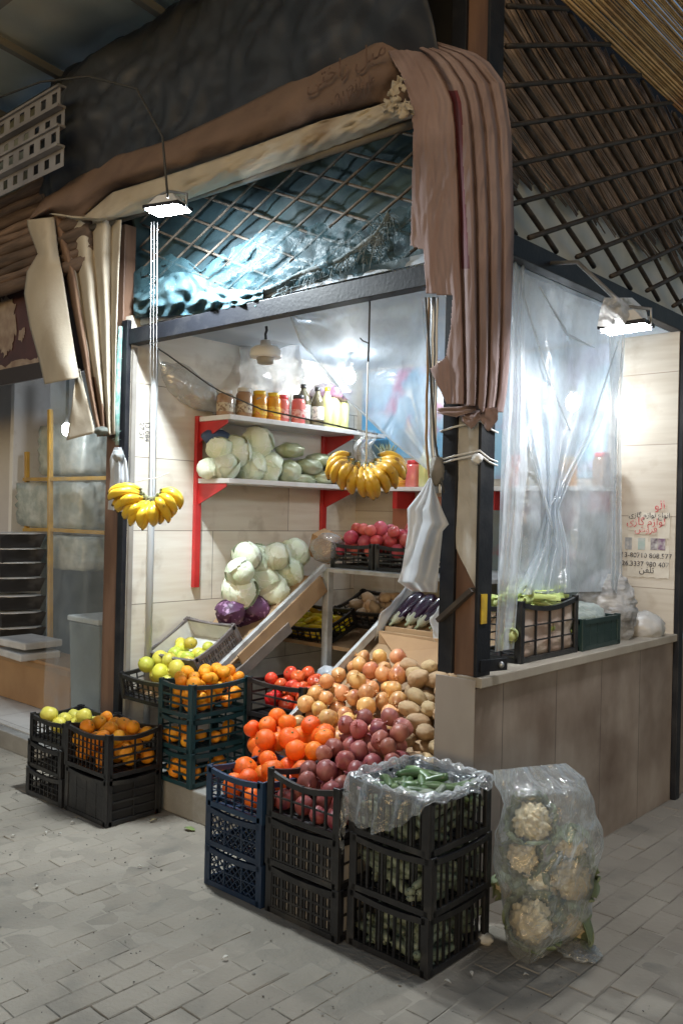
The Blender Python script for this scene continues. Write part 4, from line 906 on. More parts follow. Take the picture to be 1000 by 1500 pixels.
pomg = [mk_round('pomegranate', [pom_m,pom_m], .05, .94, .05, i+14, lobes=.015, tip=1) for i in range(2)]
cabs = [mk_cabbage('cabbage', cab_m, .1, i) for i in range(3)]
cuc_d = [mk_cuc('cucumber', cuc2_m, .165, .019, i) for i in range(4)]
pcab = [mk_cabbage('purple_cabbage', pcab_m, .1, i+7) for i in range(2)]
pep = [mk_cuc('yellow_pepper', pep_m, .11, .02, i) for i in range(2)]
rootv = [mk_potato('ginger_root', garlic_m, .05, i+20) for i in range(2)]
protos += cuc_d+mand+orng+yon+ron+pot+cuc+lem+tom+pomg+cabs+pcab+pep+rootv
anyrot = lambda: (R(0,6.3),R(0,6.3),R(0,6.3))
upish = lambda: (R(-1.3,1.3),R(-1.3,1.3),R(0,6.3))
# --- cucumber stack at the corner of the counter
g_b = 'black crates stacked in front of the shop'
BAR, BARS = ('bars',5,1), ('bars',4,1)
for k, (dx, rz) in enumerate(((.0,0),(.006,.012),(-.002,-.008))):
    crate(('bottom black crate of the cucumber stack, its side torn paper stuck', 'middle black crate of the cucumber stack', 'top black crate of the cucumber stack lined with clear plastic')[k].replace(', its side torn paper stuck',' standing on the pavers'), .375, .39, .203, black_pl, BAR, BARS, (-.019+dx,-.325,.005+.2065*k), rz, g_b)
    z0 = .02+.2065*k
    lab = ('cucumber inside the bottom crate of the cucumber stack','cucumber inside the middle crate of the cucumber stack','cucumber inside the top crate below the plastic liner')[k]
    for (n, fx) in ((30, 0), (26, 1)):
        for i in range(n):
            a = R(-.15,.165) if not fx else R(.105,.145); y = R(-.498,-.455) if not fx else R(-.47,-.16)
            if fx: loc = (R(.115,.14), y, z0+R(.02,.155)); rz_ = random.choice((R(-.5,.5), PI/2+R(-.5,.5)))
            else: loc = (a-.02, y+.03, z0+R(.02,.155)); rz_ = random.choice((R(-.4,.4), PI/2+R(-.4,.4)))
            L_ok = abs(math.cos(rz_)) if fx else abs(math.sin(rz_))
            loc = V(loc)
            if fx: loc.x = .142-.078*L_ok
            else: loc.y = -.49+.078*L_ok
            if not fx: loc.x = min(max(loc.x, -.20+.085), .155-.085*abs(math.cos(rz_)))
            place(random.choice(cuc_d), lab, 'cucumber', 'cucumbers filling the corner crate stack', loc, (R(-.3,.3),R(-.55,.55),rz_), R(.85,1.0))
lp = thing('plastic_liner', 'clear plastic liner spilling over the top cucumber crate', 'plastic liner', (-.02,-.33,.6))
def liner(u, v):
    a = u*2*PI; c, s_ = math.cos(a), math.sin(a)
    sq = 1/max(abs(c),abs(s_))**.75
    w_ = plerp([(0,.125,.555),(.25,.165,.60),(.42,.19,.636),(.55,.205,.632),(.75,.215,.57),(1,.222,.47)], v)
    drop_ = w_[1]; frontleft = max(0, math.cos(a-3.85))
    if v > .55: drop_ = lerp(.632, w_[1]+.0, min(1,.15+1.15*frontleft**.7)) if frontleft > .05 else .632-.05*(v-.55)
    rr = w_[0]*(1+.05*nz((c*3,s_*3,v*4)))+.012*math.sin(a*17+v*5)*v
    return (-.02+rr*sq*c*1.0, -.325+rr*sq*s_*1.03, drop_+.014*nz((c*4,s_*4,v*5),1,2)+.006*math.sin(a*23))
MB().grid(liner, 130, 34).build('film', filmC, lp, smooth=True)
MB().grid(lambda u, v: V((-.215-.02*v+.05*(u-.5)*(1-v), -.525-.02*math.sin(u*3), .57-.26*v))+V((.02*nz((u*5,v*6,0)),.02*nz((u*5,v*6,4)),0)), 12, 24).build('trailing_corner', filmC, lp, smooth=True)
for i in range(24):
    place(random.choice(cuc), 'cucumber on top of the plastic lined crate', 'cucumber', 'cucumbers heaped in the top crate', (-.02+R(-.10,.11), -.33+R(-.11,.11), .565+.012*(i//8)+R(0,.012)), (R(-.25,.25),R(-.3,.3),R(-.9,.9)+(PI/2 if i%3 == 0 else 0)), R(.95,1.15))
# --- red onion stack
SLOT = ('slots',6,3)
liner_m = M('pale_slot_backing', (.62,.58,.53), .8, (.42,.38,.34), 9, .4, .7, bump=.2)  # pale sheet added inside the lower crates so their slots look bright
for k in range(3):
    crate(('bottom black crate of the red onion stack','middle black crate of the red onion stack','top black crate heaped with red onions')[k], .395, .40, .185, black_pl, SLOT if k < 2 else ('bars',6,2), ('bars',4,2), (-.422+(.004,-.003,.002)[k],-.352,.005+.19*k), (.0,.01,-.006)[k], g_b, liner=liner_m if k < 2 else None, dip=.012 if k < 2 else .03)
fl = lambda x, y: .395 if y < -.34 else .395+.55*(y+.34)
ps = drop(210, (-.68,-.225), (-.535,.06), .0425, fl, zmax=lambda x, y: .715+.50*y, ok=lambda x, y: y < -.15 and x > -.61 or x < -.30-.3*max(0,y+.1) and y >= -.15)
scatter(ps, ron, .05, 'red onion heaped in the black crate between oranges and cucumbers', 'red onion', 'red onions of the front heap', bias=anyrot)
# --- blue stack with oranges
dblue = M('dark_blue_crate_plastic',(.008,.022,.055),.42,(.02,.03,.05),12,.5,.8)
for k in range(3):
    crate(('bottom blue crate of the orange stack','middle blue crate of the orange stack','top blue crate heaped with bright oranges')[k], .355, .37, .163, blue_pl if k == 2 else dblue, ('mesh',6,4) if k == 2 else ('diag',3,3), ('mesh',6,4), (-.812,-.375,.005+.168*k), (.01,-.008,.0)[k], g_b, dip=.014 if k == 2 else .012)
fl = lambda x, y: .36 if y < -.38 else .36+.52*(y+.38)
ps = drop(190, (-1.16,-.61), (-.545,-.03), .0475, fl, zmax=lambda x, y: .705+.52*y, ok=lambda x, y: (y < -.2 and -.99 < x < -.64) or (y >= -.2 and x < -.66))
scatter(ps, orng, .05, 'bright orange heaped above the blue crate', 'orange', 'oranges of the front heap', bias=upish)
MB_sup = None
# sloping supports below the two heaps (seen only from the side)
sup = thing('support_board', 'plain board sloping up behind the front crates under the heaps', 'board', (-.6,0,.3))
MB().add([(x,y,z) for d in (0,.015) for x, y, z in ((-1.12,-.18,.40-d),(-.215,-.14,.43-d),(-.215,.0,.50-d),(-1.12,.0,.52-d))], [(0,1,2,3),(7,6,5,4),(0,4,5,1),(1,5,6,2),(2,6,7,3),(3,7,4,0)]).build('plank', boardm, sup)
# --- yellow onions and potatoes on the tray
XL_ = lambda y: -.45-.75*y
ps = drop(190, (-1.19,-.38), (-.02,.80), .0445, lambda x, y: SL_(y)+.004, zmax=lambda x, y: SL_(y)+.16-.42*max(0,y-.42), ok=lambda x, y: x < XL_(y)+.05)
scatter(ps, yon, .05, 'yellow onion on the sloping display tray', 'onion', 'yellow onions on the tray', bias=anyrot)
ps2 = drop(90, (-1.0,-.21), (.0,.66), .046, lambda x, y: SL_(y)+.004, have=[(p.x,p.y,p.z,r) for p, r in ps], zmax=lambda x, y: SL_(y)+.16-.25*max(0,y-.4), ok=lambda x, y: XL_(y)+.02 < x < -.14-.5*y)
scatter(ps2, pot, .052, 'brown potato beside the onions against the column', 'potato', 'potatoes on the tray', bias=lambda: (R(-.5,.5),R(-.5,.5),R(0,6.3)))
# --- aubergine box
eb = thing('open_box', 'wooden box lined with white plastic holding dark aubergines', 'box', (-.6,.92,1.0))
zb_ = lambda y: SL_(y)+.012
MB().box(-1.16, -.6, .84, .855, zb_(.845), zb_(.845)+.06).build('front_board', boardm, eb, bevel=.002)
MB().add([(-1.16,.856,zb_(.856)),(-.6,.856,zb_(.856)),(-.6,1.14,zb_(1.14)),(-1.16,1.14,zb_(1.14))], [(0,1,2,3)]).build('base', boardm, eb, solid=.008)
for sx in (-1.175, -.80):
    MB().grid(lambda u, v: (sx+.03*nz((u*4,v*3,sx))+(.05*(v-.5) if sx < -1 else -.05*(v-.5)), lerp(.80,1.18,u), lerp(zb_(.80),zb_(1.18),u)+.17*v), 14, 8).build('plastic_lining', M('white_lining',(.70,.71,.72),.4,(.55,.57,.6),5,bump=.3,translucent=.3) if sx < -1 else bpy.data.materials['white_lining'], eb, smooth=True, solid=.002)
egl = []
for i in range(4):
    x = -1.11+i*.092; t = thing('aubergine', 'glossy dark aubergine lying in the white lined wooden box', 'aubergine', (x,.995+R(-.02,.02),zb_(.995)+.06), rot=(math.atan(.61)+R(-.08,.08)-PI/2+PI, R(-.1,.1), R(-.25,.15)), group='aubergines in the box')
    MB().lathe([(.004,-.14),(.03,-.132),(.047,-.10),(.052,-.05),(.046,.01),(.036,.06),(.028,.10),(.02,.125)], 16).build('body', egg_m, t, world=False, smooth=True)
    MB().lathe([(.034,.075),(.03,.105),(.022,.128),(.009,.14),(.008,.165)], 10, fn=lambda a, z: 1+.12*math.cos(5*a)).build('calyx', M('aubergine_calyx',(.22,.26,.16),.6,(.3,.25,.2),9) if i == 0 else bpy.data.materials['aubergine_calyx'], t, world=False, smooth=True)
# --- left: orange crate on a dark crate, lemon stack
SLAT = ('slats',2,4); FINE = ('mesh',10,5)
crate('lower black crate under the mandarins beside the left post', .40, .33, .228, black_pl, ('solid',4,3), SLAT, (-2.033,-.335,.004), 0, g_b, liner=M('dark_liner',(.015,.015,.016),.7))  # dark sheet added for the shade inside the empty crate
crate('black crate full of mandarins on a dark crate by the left post', .405, .335, .218, black_pl, FINE, SLAT, (-2.035,-.335,.243), .01, g_b, dip=.02)
ps = drop(120, (-2.225,-1.845), (-.49,-.18), .041, lambda x, y: .26, zmax=lambda x, y: .462)
scatter(ps, mand, .05, 'mandarin in the black crate near the left post', 'mandarin', 'mandarins of the left crate', bias=upish)
for k in range(3):
    crate(('bottom small black crate of the far left stack','middle small black crate of the far left stack','top small black crate of the far left stack holding yellow quinces')[k], .37, .33, .142, black_pl, ('mesh',8,3), ('mesh',7,3), (-2.445+(.008,-.006,0)[k],-.345+.01*k,.004+.147*k), (.02,-.02,.01)[k], g_b)
quince = [mk_round('quince', [M('quince_skin',(.60,.50,.06),.45,(.55,.52,.1),4,rnd=.12),green_stem], .05, 1.0, .10, i+30, lobes=.03) for i in range(2)]; protos += quince
ps = drop(9, (-2.61,-2.28), (-.49,-.20), .045, lambda x, y: .35, zmax=lambda x, y: .46)
scatter(ps, quince, .05, 'yellow quince in the far left black crate', 'quince', 'quinces of the far left crate')
# --- teal stack
for k in range(3):
    crate(('bottom teal crate of the stack on the concrete plinth','middle teal crate of the stack on the concrete plinth','top teal crate full of small mandarins')[k], .285, .395, .172, teal_pl, ('slats',3,3), ('slats',3,3), (-1.762,.048,.168+.1785*k), (.006,-.008,.004)[k], 'teal crates stacked by the display rack')
ps = drop(70, (-1.895,-1.63), (-.14,.235), .034, lambda x, y: .545, zmax=lambda x, y: .73)
scatter(ps, mand, .05, 'small mandarin in the top teal crate', 'mandarin', 'mandarins of the teal crate', bias=upish)
for k in range(2):
    for i in range(15):
        f = i % 2
        place(random.choice(mand), ('small mandarin inside the bottom teal crate','small mandarin inside the middle teal crate')[k], 'mandarin', 'mandarins inside the lower teal crates', (R(-1.88,-1.66) if f else R(-1.70,-1.655), R(-.12,-.09) if f else R(-.12,.22), .168+.1785*k+R(.04,.10)), anyrot(), .68)
# --- tomato crate
crate('black crate of tomatoes standing behind the teal stack', .42, .40, .20, black_pl, ('slats',2,3), ('slats',3,3), (-1.40,.42,.50), .02, 'black crates inside the shop')
crate('empty black crate supporting the tomato crate', .42, .40, .165, black_pl, ('solid',3,2), ('solid',3,2), (-1.40,.42,.33), .0, 'black crates inside the shop')
crate('lowest black crate under the tomatoes on the shop floor', .42, .40, .162, black_pl, ('solid',3,2), ('solid',3,2), (-1.40,.42,.163), .01, 'black crates inside the shop')
ps = drop(46, (-1.59,-1.21), (.24,.60), .042, lambda x, y: .53, zmax=lambda x, y: .70)
scatter(ps, tom, .05, 'red tomato in the black crate behind the teal stack', 'tomato', 'tomatoes of the inner crate', bias=upish)
# --- citrus crates on the left slope
tilt = math.atan(.60)
wliner = M('white_paper_lining', (.66,.65,.62), .6, (.5,.5,.48), 6, bump=.4, bs=14)
crate('black crate of yellow green citrus against the tiled wall', .44, .34, .15, black_pl, ('mesh',8,3), ('mesh',6,3), (-2.19,.13,.53), 0, 'black crates inside the shop', rot=(tilt*.35,0,0))
ps = drop(22, (-2.38,-1.99), (-.01,.28), .047, lambda x, y: .565+.2*(y-.0), zmax=lambda x, y: .69+.25*y)
scatter(ps, lem, .05, 'yellow green sweet lemon in the lower citrus crate', 'sweet lemon', 'sweet lemons of the lower crate')
TLT = tuple(P(292,962,x=-2.19)); print('TLT',TLT)
crate('worn grey crate lined with white paper, tilted over the lower citrus', .46, .36, .14, M('worn_grey_plastic',(.10,.085,.085),.6,(.17,.15,.145),14), ('slots',5,2), ('slots',5,2), TLT, 0, 'black crates inside the shop', rot=(tilt,0,0), liner=wliner)
ps = drop(11, (TLT[0]-.20,TLT[0]+.20), (TLT[1]-.17,TLT[1]+.02), .040, lambda x, y: TLT[2]+.03+.6*(y-TLT[1]), zmax=lambda x, y: TLT[2]+.12+.6*(y-TLT[1]))
scatter(ps, lem, .05, 'yellow green sweet lemon in the tilted paper lined crate', 'sweet lemon', 'sweet lemons of the tilted crate')
# --- cabbages on the slope
slope = lambda y: .50+.61*(y-.02)+.02
for px, py, r in ((350,865,.108),(385,850,.106),(352,838,.085),(378,822,.098),(406,815,.085),(430,812,.10),(421,838,.108),(398,866,.10),(362,815,.09)):
    c = P(px, py, x=-2.12+R(-.08,.06)); place(random.choice(cabs), 'pale green cabbage piled on the sloping rack by the wall', 'cabbage', 'cabbages on the sloping rack', c, anyrot(), r/.1)
for px, py in ((338,898),(372,893),(362,907)):
    c = P(px, py, x=-2.13+R(-.06,.06)); place(random.choice(pcab), 'purple cabbage at the foot of the green cabbages', 'purple cabbage', 'purple cabbages on the rack', c, anyrot(), .085/.1)
for px, py, r in ((322,658,.075),(345,662,.098),(376,650,.105),(322,687,.072),(330,688,.085),(368,686,.105),(392,684,.10),(306,686,.065)):
    c = P(px, py, x=-2.26+R(-.03,.03)); c.z = max(c.z, 1.805+r*.88); place(random.choice(cabs), 'pale green cabbage on the lower white shelf', 'cabbage', 'cabbages on the wall shelf', c, anyrot(), r/.1)
gb = M('greens_in_film', (.30,.36,.20), .35, (.46,.48,.36), 9, .35, .7, bump=.7, bs=24, spec=.7, rnd=.2)
for i, (px, py, w_, h) in enumerate(((425,660,.10,.05),(420,690,.10,.075),(452,684,.11,.06),(440,703,.12,.04),(470,700,.10,.05),(466,675,.10,.05))):
    c = P(px, py, x=-2.24); o = MB().blob(c, (.09,w_,h), lambda p: 1+.16*nz(p,2,i)+.09*abs(nz(p,5,i)), 4).build('wrapped_greens', gb, smooth=True)
    tag(o, 'film wrapped bundle of greens beside the cabbages on the shelf', 'greens', 'wrapped greens on the wall shelf')
c = P(520,640,x=-2.2)
tag(MB().blob(P(500,690,x=-2.2), (.10,.17,.10), lambda p: 1+.2*nz(p,2,5)+.12*abs(nz(p,6,5)), 4).build('dark_bag', M('dark_film',(.08,.085,.09),.25,(.2,.2,.21),10,.5,.75,bump=.8,bs=22), smooth=True), 'dark shiny bag at the end of the lower white shelf', 'bag')
tag(MB().blob(P(318,642,x=-2.33), (.05,.12,.06), lambda p: 1+.15*nz(p,2,8), 3).build('blue_bag', M('navy_bag',(.03,.05,.11),.5,(.05,.08,.15),6,bump=.4), smooth=True), 'navy blue bag behind the cabbages under the upper shelf', 'bag')
# --- bottles
def bottle(name, label, kind, c, h, r, body, cap, lab=None, group=None):
    t = thing(name, label, kind, c, group=group); r *= 1.18
    if kind == 'jar': prof = [(.0,0),(r*.92,.0),(r,.012),(r,h*.76),(r*.86,h*.84),(r*.74,h*.87)]; cp = [(r*.80,h*.865),(r*.82,h*.875),(r*.82,h*.985),(r*.76,h)]
    else: prof = [(.0,0),(r*.9,0),(r,.012),(r,h*.58),(r*.9,h*.68),(r*.55,h*.80),(r*.36,h*.87),(r*.34,h*.91)]; cp = [(r*.42,h*.905),(r*.44,h*.91),(r*.44,h*.99),(r*.38,h)]
    MB().lathe(prof, 16).build('body', body, t, world=False, smooth=True)
    MB().lathe(cp, 14).build('cap', cap, t, world=False, smooth=True)
    if lab: MB().lathe([(r*1.012,h*.18),(r*1.015,h*.185),(r*1.015,h*.5),(r*1.012,h*.505)], 16).build('label', lab, t, world=False, smooth=True)
    return t
bm = lambda n, c, c2=None: M(n, c, .18, c2, 9, .4, .7, spec=.7, coat=.3)
j1 = bm('brown_spread', (.30,.17,.09), (.42,.27,.16)); j2 = bm('amber_pickle', (.70,.32,.02), (.55,.22,.02)); j3 = bm('pink_sauce', (.62,.13,.12), (.7,.22,.18)); j4 = bm('dark_syrup', (.09,.075,.04), (.2,.18,.1)); j5 = bm('lime_juice', (.60,.60,.24), (.66,.64,.36))
cpw = M('white_cap',(.6,.58,.55),.4); cpy = M('yellow_cap',(.75,.5,.02),.35); cpr = M('red_cap',(.6,.05,.06),.35); cpb = M('black_cap',(.03,.03,.03),.4); lbw = M('printed_label',(.66,.66,.6),.5,(.3,.3,.3),60,.5,.6); lby = M('yellow_label_print',(.75,.5,.05),.5,(.6,.15,.05),50,.5,.65)
lbk = M('kraft_label',(.5,.42,.3),.5,(.2,.12,.07),45,.48,.6); lbr = M('pink_label',(.68,.4,.36),.5,(.5,.08,.08),45,.45,.6)
YB = lambda px: P(px, 620, x=-2.25).y
for px, h, r, kind, body, cap, lab, txt_ in ((333,.165,.046,'jar',j1,cpw,lbk,'jar of brown spread'),(358,.195,.045,'jar',j1,cpw,lbk,'jar of brown spread'),(379,.19,.042,'jar',j2,cpy,lby,'jar of amber pickle'),(398,.19,.042,'jar',j2,cpy,lby,'jar of amber pickle'),
    (415,.19,.044,'jar',j3,cpr,lbr,'jar of pink sauce'),(432,.20,.04,'jar',j3,cpb,lbr,'jar of pink sauce'),(447,.29,.043,'bottle',j4,cpb,lbw,'tall bottle of dark syrup'),(462,.28,.04,'bottle',j4,cpb,lbw,'tall bottle of dark syrup'),
    (475,.29,.038,'bottle',j5,cpy,None,'tall bottle of pale lime juice'),(488,.285,.038,'bottle',j5,cpy,None,'tall bottle of pale lime juice'),(501,.285,.038,'bottle',j5,cpy,None,'tall bottle of pale lime juice')):
    bottle(kind, txt_+' on the upper white shelf', kind, (-2.25+R(-.03,.03),YB(px),2.196), h, r, body, cap, lab, group=txt_+'s on the upper shelf')
for px, h, r, kind, body, cap, lab, txt_ in ((590,.165,.045,'jar',j2,cpy,lby,'amber pickle jar'),(605,.19,.05,'jar',j3,cpr,None,'red pickle jar'),(622,.29,.04,'bottle',j5,cpy,None,'lime juice bottle nearest the red jar'),(634,.27,.038,'bottle',j5,cpy,None,'lime juice bottle nearest the corner column'),
    (752,.2,.05,'jar',j3,cpr,None,'red topped jar under the plastic'),(775,.26,.04,'bottle',j4,cpb,None,'dark bottle seen through the plastic'),(830,.18,.05,'jar',j2,cpy,None,'orange jar seen through the plastic'),(880,.2,.045,'jar',j1,cpr,None,'brown jar near the cream wall edge')):
    c = P(px, 716, y=1.90); bottle(kind, txt_+' on the end wall shelf', kind, (c.x,1.90,1.801), h, r, body, cap, lab)
pa = thing('pineapple', 'small pineapple on the end wall shelf behind the bananas', 'pineapple', tuple(P(566,716,y=1.90).xy)+(1.801,))
MB().lathe([(.02,0),(.05,.01),(.062,.06),(.06,.11),(.045,.15),(.02,.165)], 16, fn=lambda a, z: 1+.05*math.sin(8*a+z*90)).build('fruit_body', M('pineapple_skin',(.38,.24,.06),.6,(.2,.15,.05),30,bump=.5), pa, world=False, smooth=True)
b = MB()
for i in range(26):
    a = i*2.4; L_ = R(.10,.17); sp = .2+.5*(i/26)
    b.tube([(.01*math.cos(a),.01*math.sin(a),.155),(L_*.4*sp*math.cos(a),L_*.4*sp*math.sin(a),.155+L_*.6),(L_*sp*math.cos(a),L_*sp*math.sin(a),.155+L_)], [.010,.009,.001], 4)
b.build('leaf_crown', M('pineapple_leaf',(.20,.25,.16),.6,(.35,.38,.28),9), pa, world=False)
# --- posters on the end wall
def poster(name, label, x0, x1, z0, z1, cols, dy):
    t = thing(name, label, 'poster', ((x0+x1)/2, D_-dy, z0))
    b = MB(); n = len(cols)
    MB().box(x0, x1, D_-dy, D_-dy+.003, z0, z1).build('sheet', M(name+'_'+label[:6].strip(), cols[0], .3, cols[1], 2.2, .40, .60, c3=cols[2], ns3=3.5, lo3=.52, hi3=.60), t)
poster('poster', 'glossy blue and pink poster high on the end wall', -2.40, -1.30, 2.02, 2.68, ((.10,.30,.50),(.40,.52,.62),(.42,.16,.30)), .006)
poster('poster', 'pale blue poster behind the side plastic sheet', -1.26, -.42, 1.86, 2.68, ((.26,.45,.58),(.5,.6,.68),(.42,.40,.55)), .006)
poster('poster', 'salmon coloured board below the end wall shelf', -2.08, -1.32, 1.30, 1.74, ((.46,.19,.13),(.52,.26,.19),(.4,.16,.11)), .006)
poster('poster', 'grey green board with red band below the side shelf', -1.28, -.42, 1.02, 1.74, ((.20,.25,.26),(.26,.31,.30),(.34,.14,.16)), .006)
tag(MB().blob(P(480,578,y=1.6), (.20,.10,.07), lambda p: 1+.25*nz(p,2.5,3)+.15*abs(nz(p,6,1)), 4).build('foil_bag', M('shiny_film',(.55,.5,.56),.18,(.35,.2,.3),7,.45,.6,metal=.4,bump=.7,bs=18), smooth=True), 'shiny crumpled bag lying behind the tall bottles', 'bag')
# --- crates on the inner shelf
for i, (px, w_) in enumerate(((533,.44),(600,.40))):
    c = P(px, 826, y=1.36); crate(('left black crate of pomegranates on the galvanised shelf','right black crate of pomegranates beside the hanging white bags')[i], .36, .34, .16, black_pl, ('slats',3,4), ('slats',3,4), (c.x,1.40,1.252), 0, 'black crates of pomegranates')
    ps = drop(36, (c.x-.175,c.x+.175), (1.24,1.56), .044, lambda x, y: 1.33, zmax=lambda x, y: 1.50+.16*(y-1.24))
    scatter(ps, pomg, .05, ('pomegranate in the left crate on the galvanised shelf','pomegranate in the right crate beside the white bags')[i], 'pomegranate', 'pomegranates on the galvanised shelf', bias=upish)
cb2 = thing('open_box', 'wrapped brown cardboard box on the galvanised shelf above the cabbages', 'box', tuple(P(478,822,y=1.3)))
c = P(478,800,y=1.3)
MB().obox(c, (.17,.16,.16), (.25,.35,.3)).build('carton', card, cb2, bevel=.003)
MB().blob(c+V((.05,-.04,-.01)), (.11,.11,.10), lambda p: 1+.12*nz(p,3,2)+.1*abs(nz(p,7,2)), 4).build('film_wrap', filmC, cb2, smooth=True)
tag(MB().box(-2.445, -2.43, 1.42, 1.50, 1.31, 1.39).build('wall_socket', M('ivory_plastic',(.58,.55,.48),.4), bevel=.003), 'ivory double wall socket between shelf and cabbages', 'socket')
# --- lower shelf: tilted trays
for i, (px, py, zz) in enumerate(((452,950,.80),(520,905,.79))):
    c = P((450,540)[i], (945,905)[i], y=(1.35,1.62)[i])
    crate(('black tray of yellow peppers under the galvanised shelf','black tray of ginger roots behind the yellow peppers')[i], .50, .34, .13, black_pl, ('mesh',8,3), ('mesh',6,3), (c.x+(.05,.0)[i],(1.38,1.72)[i],(.78,.88)[i]), 0, 'black crates inside the shop', rot=(.35,0,0))
    cx, cy, cz = c.x+(.05,0)[i], (1.38,1.72)[i], (.78,.88)[i]
    ps = drop(60 if i == 0 else 26, (cx-.23,cx+.23), (cy-.15,cy+.15), .024 if i == 0 else .036, lambda x, y: cz+.03+.36*(y-cy), zmax=lambda x, y: cz+.15+.36*(y-cy))
    if i == 0:
        for p, rr in ps: place(random.choice(pep), 'yellow pepper in the tray under the galvanised shelf', 'pepper', 'yellow peppers in the tray', p, (R(-.4,.4),R(-.4,.4),R(0,6.3)), R(.8,1.1))
    else: scatter(ps, rootv, .05, 'brown ginger root in the tray behind the peppers', 'ginger', 'ginger roots in the tray')
tag(MB().blob(P(480,988,y=.75), (.07,.05,.05), lambda p: 1+.2*nz(p,3,1), 3).build('white_bag', bpy.data.materials['white_polythene'], smooth=True), 'small white bag tucked beside the onion tray rail', 'bag')
# --- bananas: each finger leaves the crown, swings out and curls back down
YAWC = .7355
face = Matrix.Rotation(YAWC, 3, 'Z')
def bunch(label, c, hands, mats, skew):
    t = thing('banana_bunch', label, 'bananas', c)
    for (n, a0, a1, L, fwd, dz, w_) in hands:
        for i in range(n):
            f = i/(n-1); a = lerp(a0,a1,f)+R(-.06,.06); Li = L*R(.92,1.06)*(1-.10*abs(f-.5)); r_ = .0235*R(.93,1.07)
            x, z, y = w_*(2*f-1)+R(-.004,.004), .04*(2*f-1)**2+dz, -fwd*.4
            pts, rs = [], []; N_ = 14; s0 = R(-.15,.15)
            for k in range(N_+1):
                t_ = k/N_; pts.append(face@V((x, y-fwd*math.sin(PI*min(1,t_*1.05))*1.0, z)))
                rs.append(r_*plerp([(0,.36),(.10,.42),(.2,.80),(.35,1),(.62,1),(.82,.84),(.93,.46),(1,.24)], t_)[0])
                ang = lerp(a*1.3, a*.05+skew*.8, t_**.9)+s0*t_; x += math.sin(ang)*Li/N_; z -= math.cos(ang)*Li/N_*(.66 if t_ < .5 else .82)
            b = MB().tube(pts, rs, 9)
            for q in range(len(b.m)):
                sg = q//9
                if sg >= N_-1: b.m[q] = 1
                elif sg == 0: b.m[q] = 2
            for q in range(len(b.v)):   # faint five-sided ridges
                pass
            b.build('banana', mats, t, world=False, smooth=True)
    b = MB().tube([face@V((x,-.005,z)) for x, z in ((-.058,.04),(-.03,.012),(0,.0),(.03,.012),(.058,.04))], [.010,.015,.017,.015,.010], 8)
    for k in range(9):
        x = -.05+.0125*k; b.tube([face@V((x,-.012,.03*(x/.05)**2+.002)), face@V((x*1.1,-.03,.03*(x/.05)**2-.022))], [.006,.004], 5)
    b.build('stalk', mats[2], t, world=False, smooth=True)
    return t
bunch('bright yellow banana bunch hanging on white cords by the left post', tuple(P(222,733,d=4.55)), ((7,-1.65,1.35,.195,.015,.014,.05),(8,-1.45,1.5,.185,.05,.0,.05),(8,-1.6,1.2,.19,.085,-.014,.045),(5,-1.2,.9,.15,.10,-.03,.03)), [ban_m,ban_t,ban_g], -.6)
bunch('larger shadowed banana bunch hanging on a dark cord before the shelves', tuple(P(533,688,d=4.0)), ((7,-1.2,1.3,.17,.015,.03,.065),(8,-.95,1.1,.175,.05,.012,.072),(9,-.7,1.0,.175,.085,-.002,.07),(7,-.5,.8,.165,.105,-.018,.06)), [ban2_m,ban_t,ban_g], .25)
hc = thing('hanging_cord', 'white cords holding the bright bananas from the awning rail', 'cord', tuple(P(224,740,d=4.55)))
for px0, px1 in ((222,219),(226,224),(231,228)):
    MB().tube([P(px0,325,d=4.55), P(lerp(px0,px1,.5),520,d=4.55), P(px1,730,d=4.55)], .0016, 5).build('cord', M('dull_cord',(.28,.28,.28),.6) if px0 == 222 else bpy.data.materials['dull_cord'], hc, smooth=True)
MB().tube([P(200,706,d=4.5), P(215,702,d=4.52), P(232,700,d=4.5), P(248,692,d=4.5)], .0025, 5).build('cord_end', cord_w, hc, smooth=True)
hd = thing('hanging_cord', 'dark cord turning to clear film that holds the shadowed bananas', 'cord', tuple(P(538,690,d=4.0)))
MB().tube([P(543,330,d=4.0), P(542,420,d=4.0), P(540,500,d=4.0), P(539,530,d=4.0)], .0045, 6).build('cord', cord_d, hd, smooth=True)
MB().tube([P(539,528,d=4.0), P(537,600,d=4.0), P(536,690,d=4.0)], .004, 6).build('film_strip', cord_w, hd, smooth=True)
MB().tube([P(540,503,d=3.99), P(531,499,d=3.99), P(527,495,d=3.98)], .003, 5).build('knot_end', cord_d, hd)
tw = MB().grid(lambda u, v: P(lerp(522,548,u)+4*math.sin(v*12), lerp(630,695,v), d=4.02+.02*math.sin(u*9+v*6)), 10, 24)
tw.build('film_twist', filmC, hd, smooth=True)
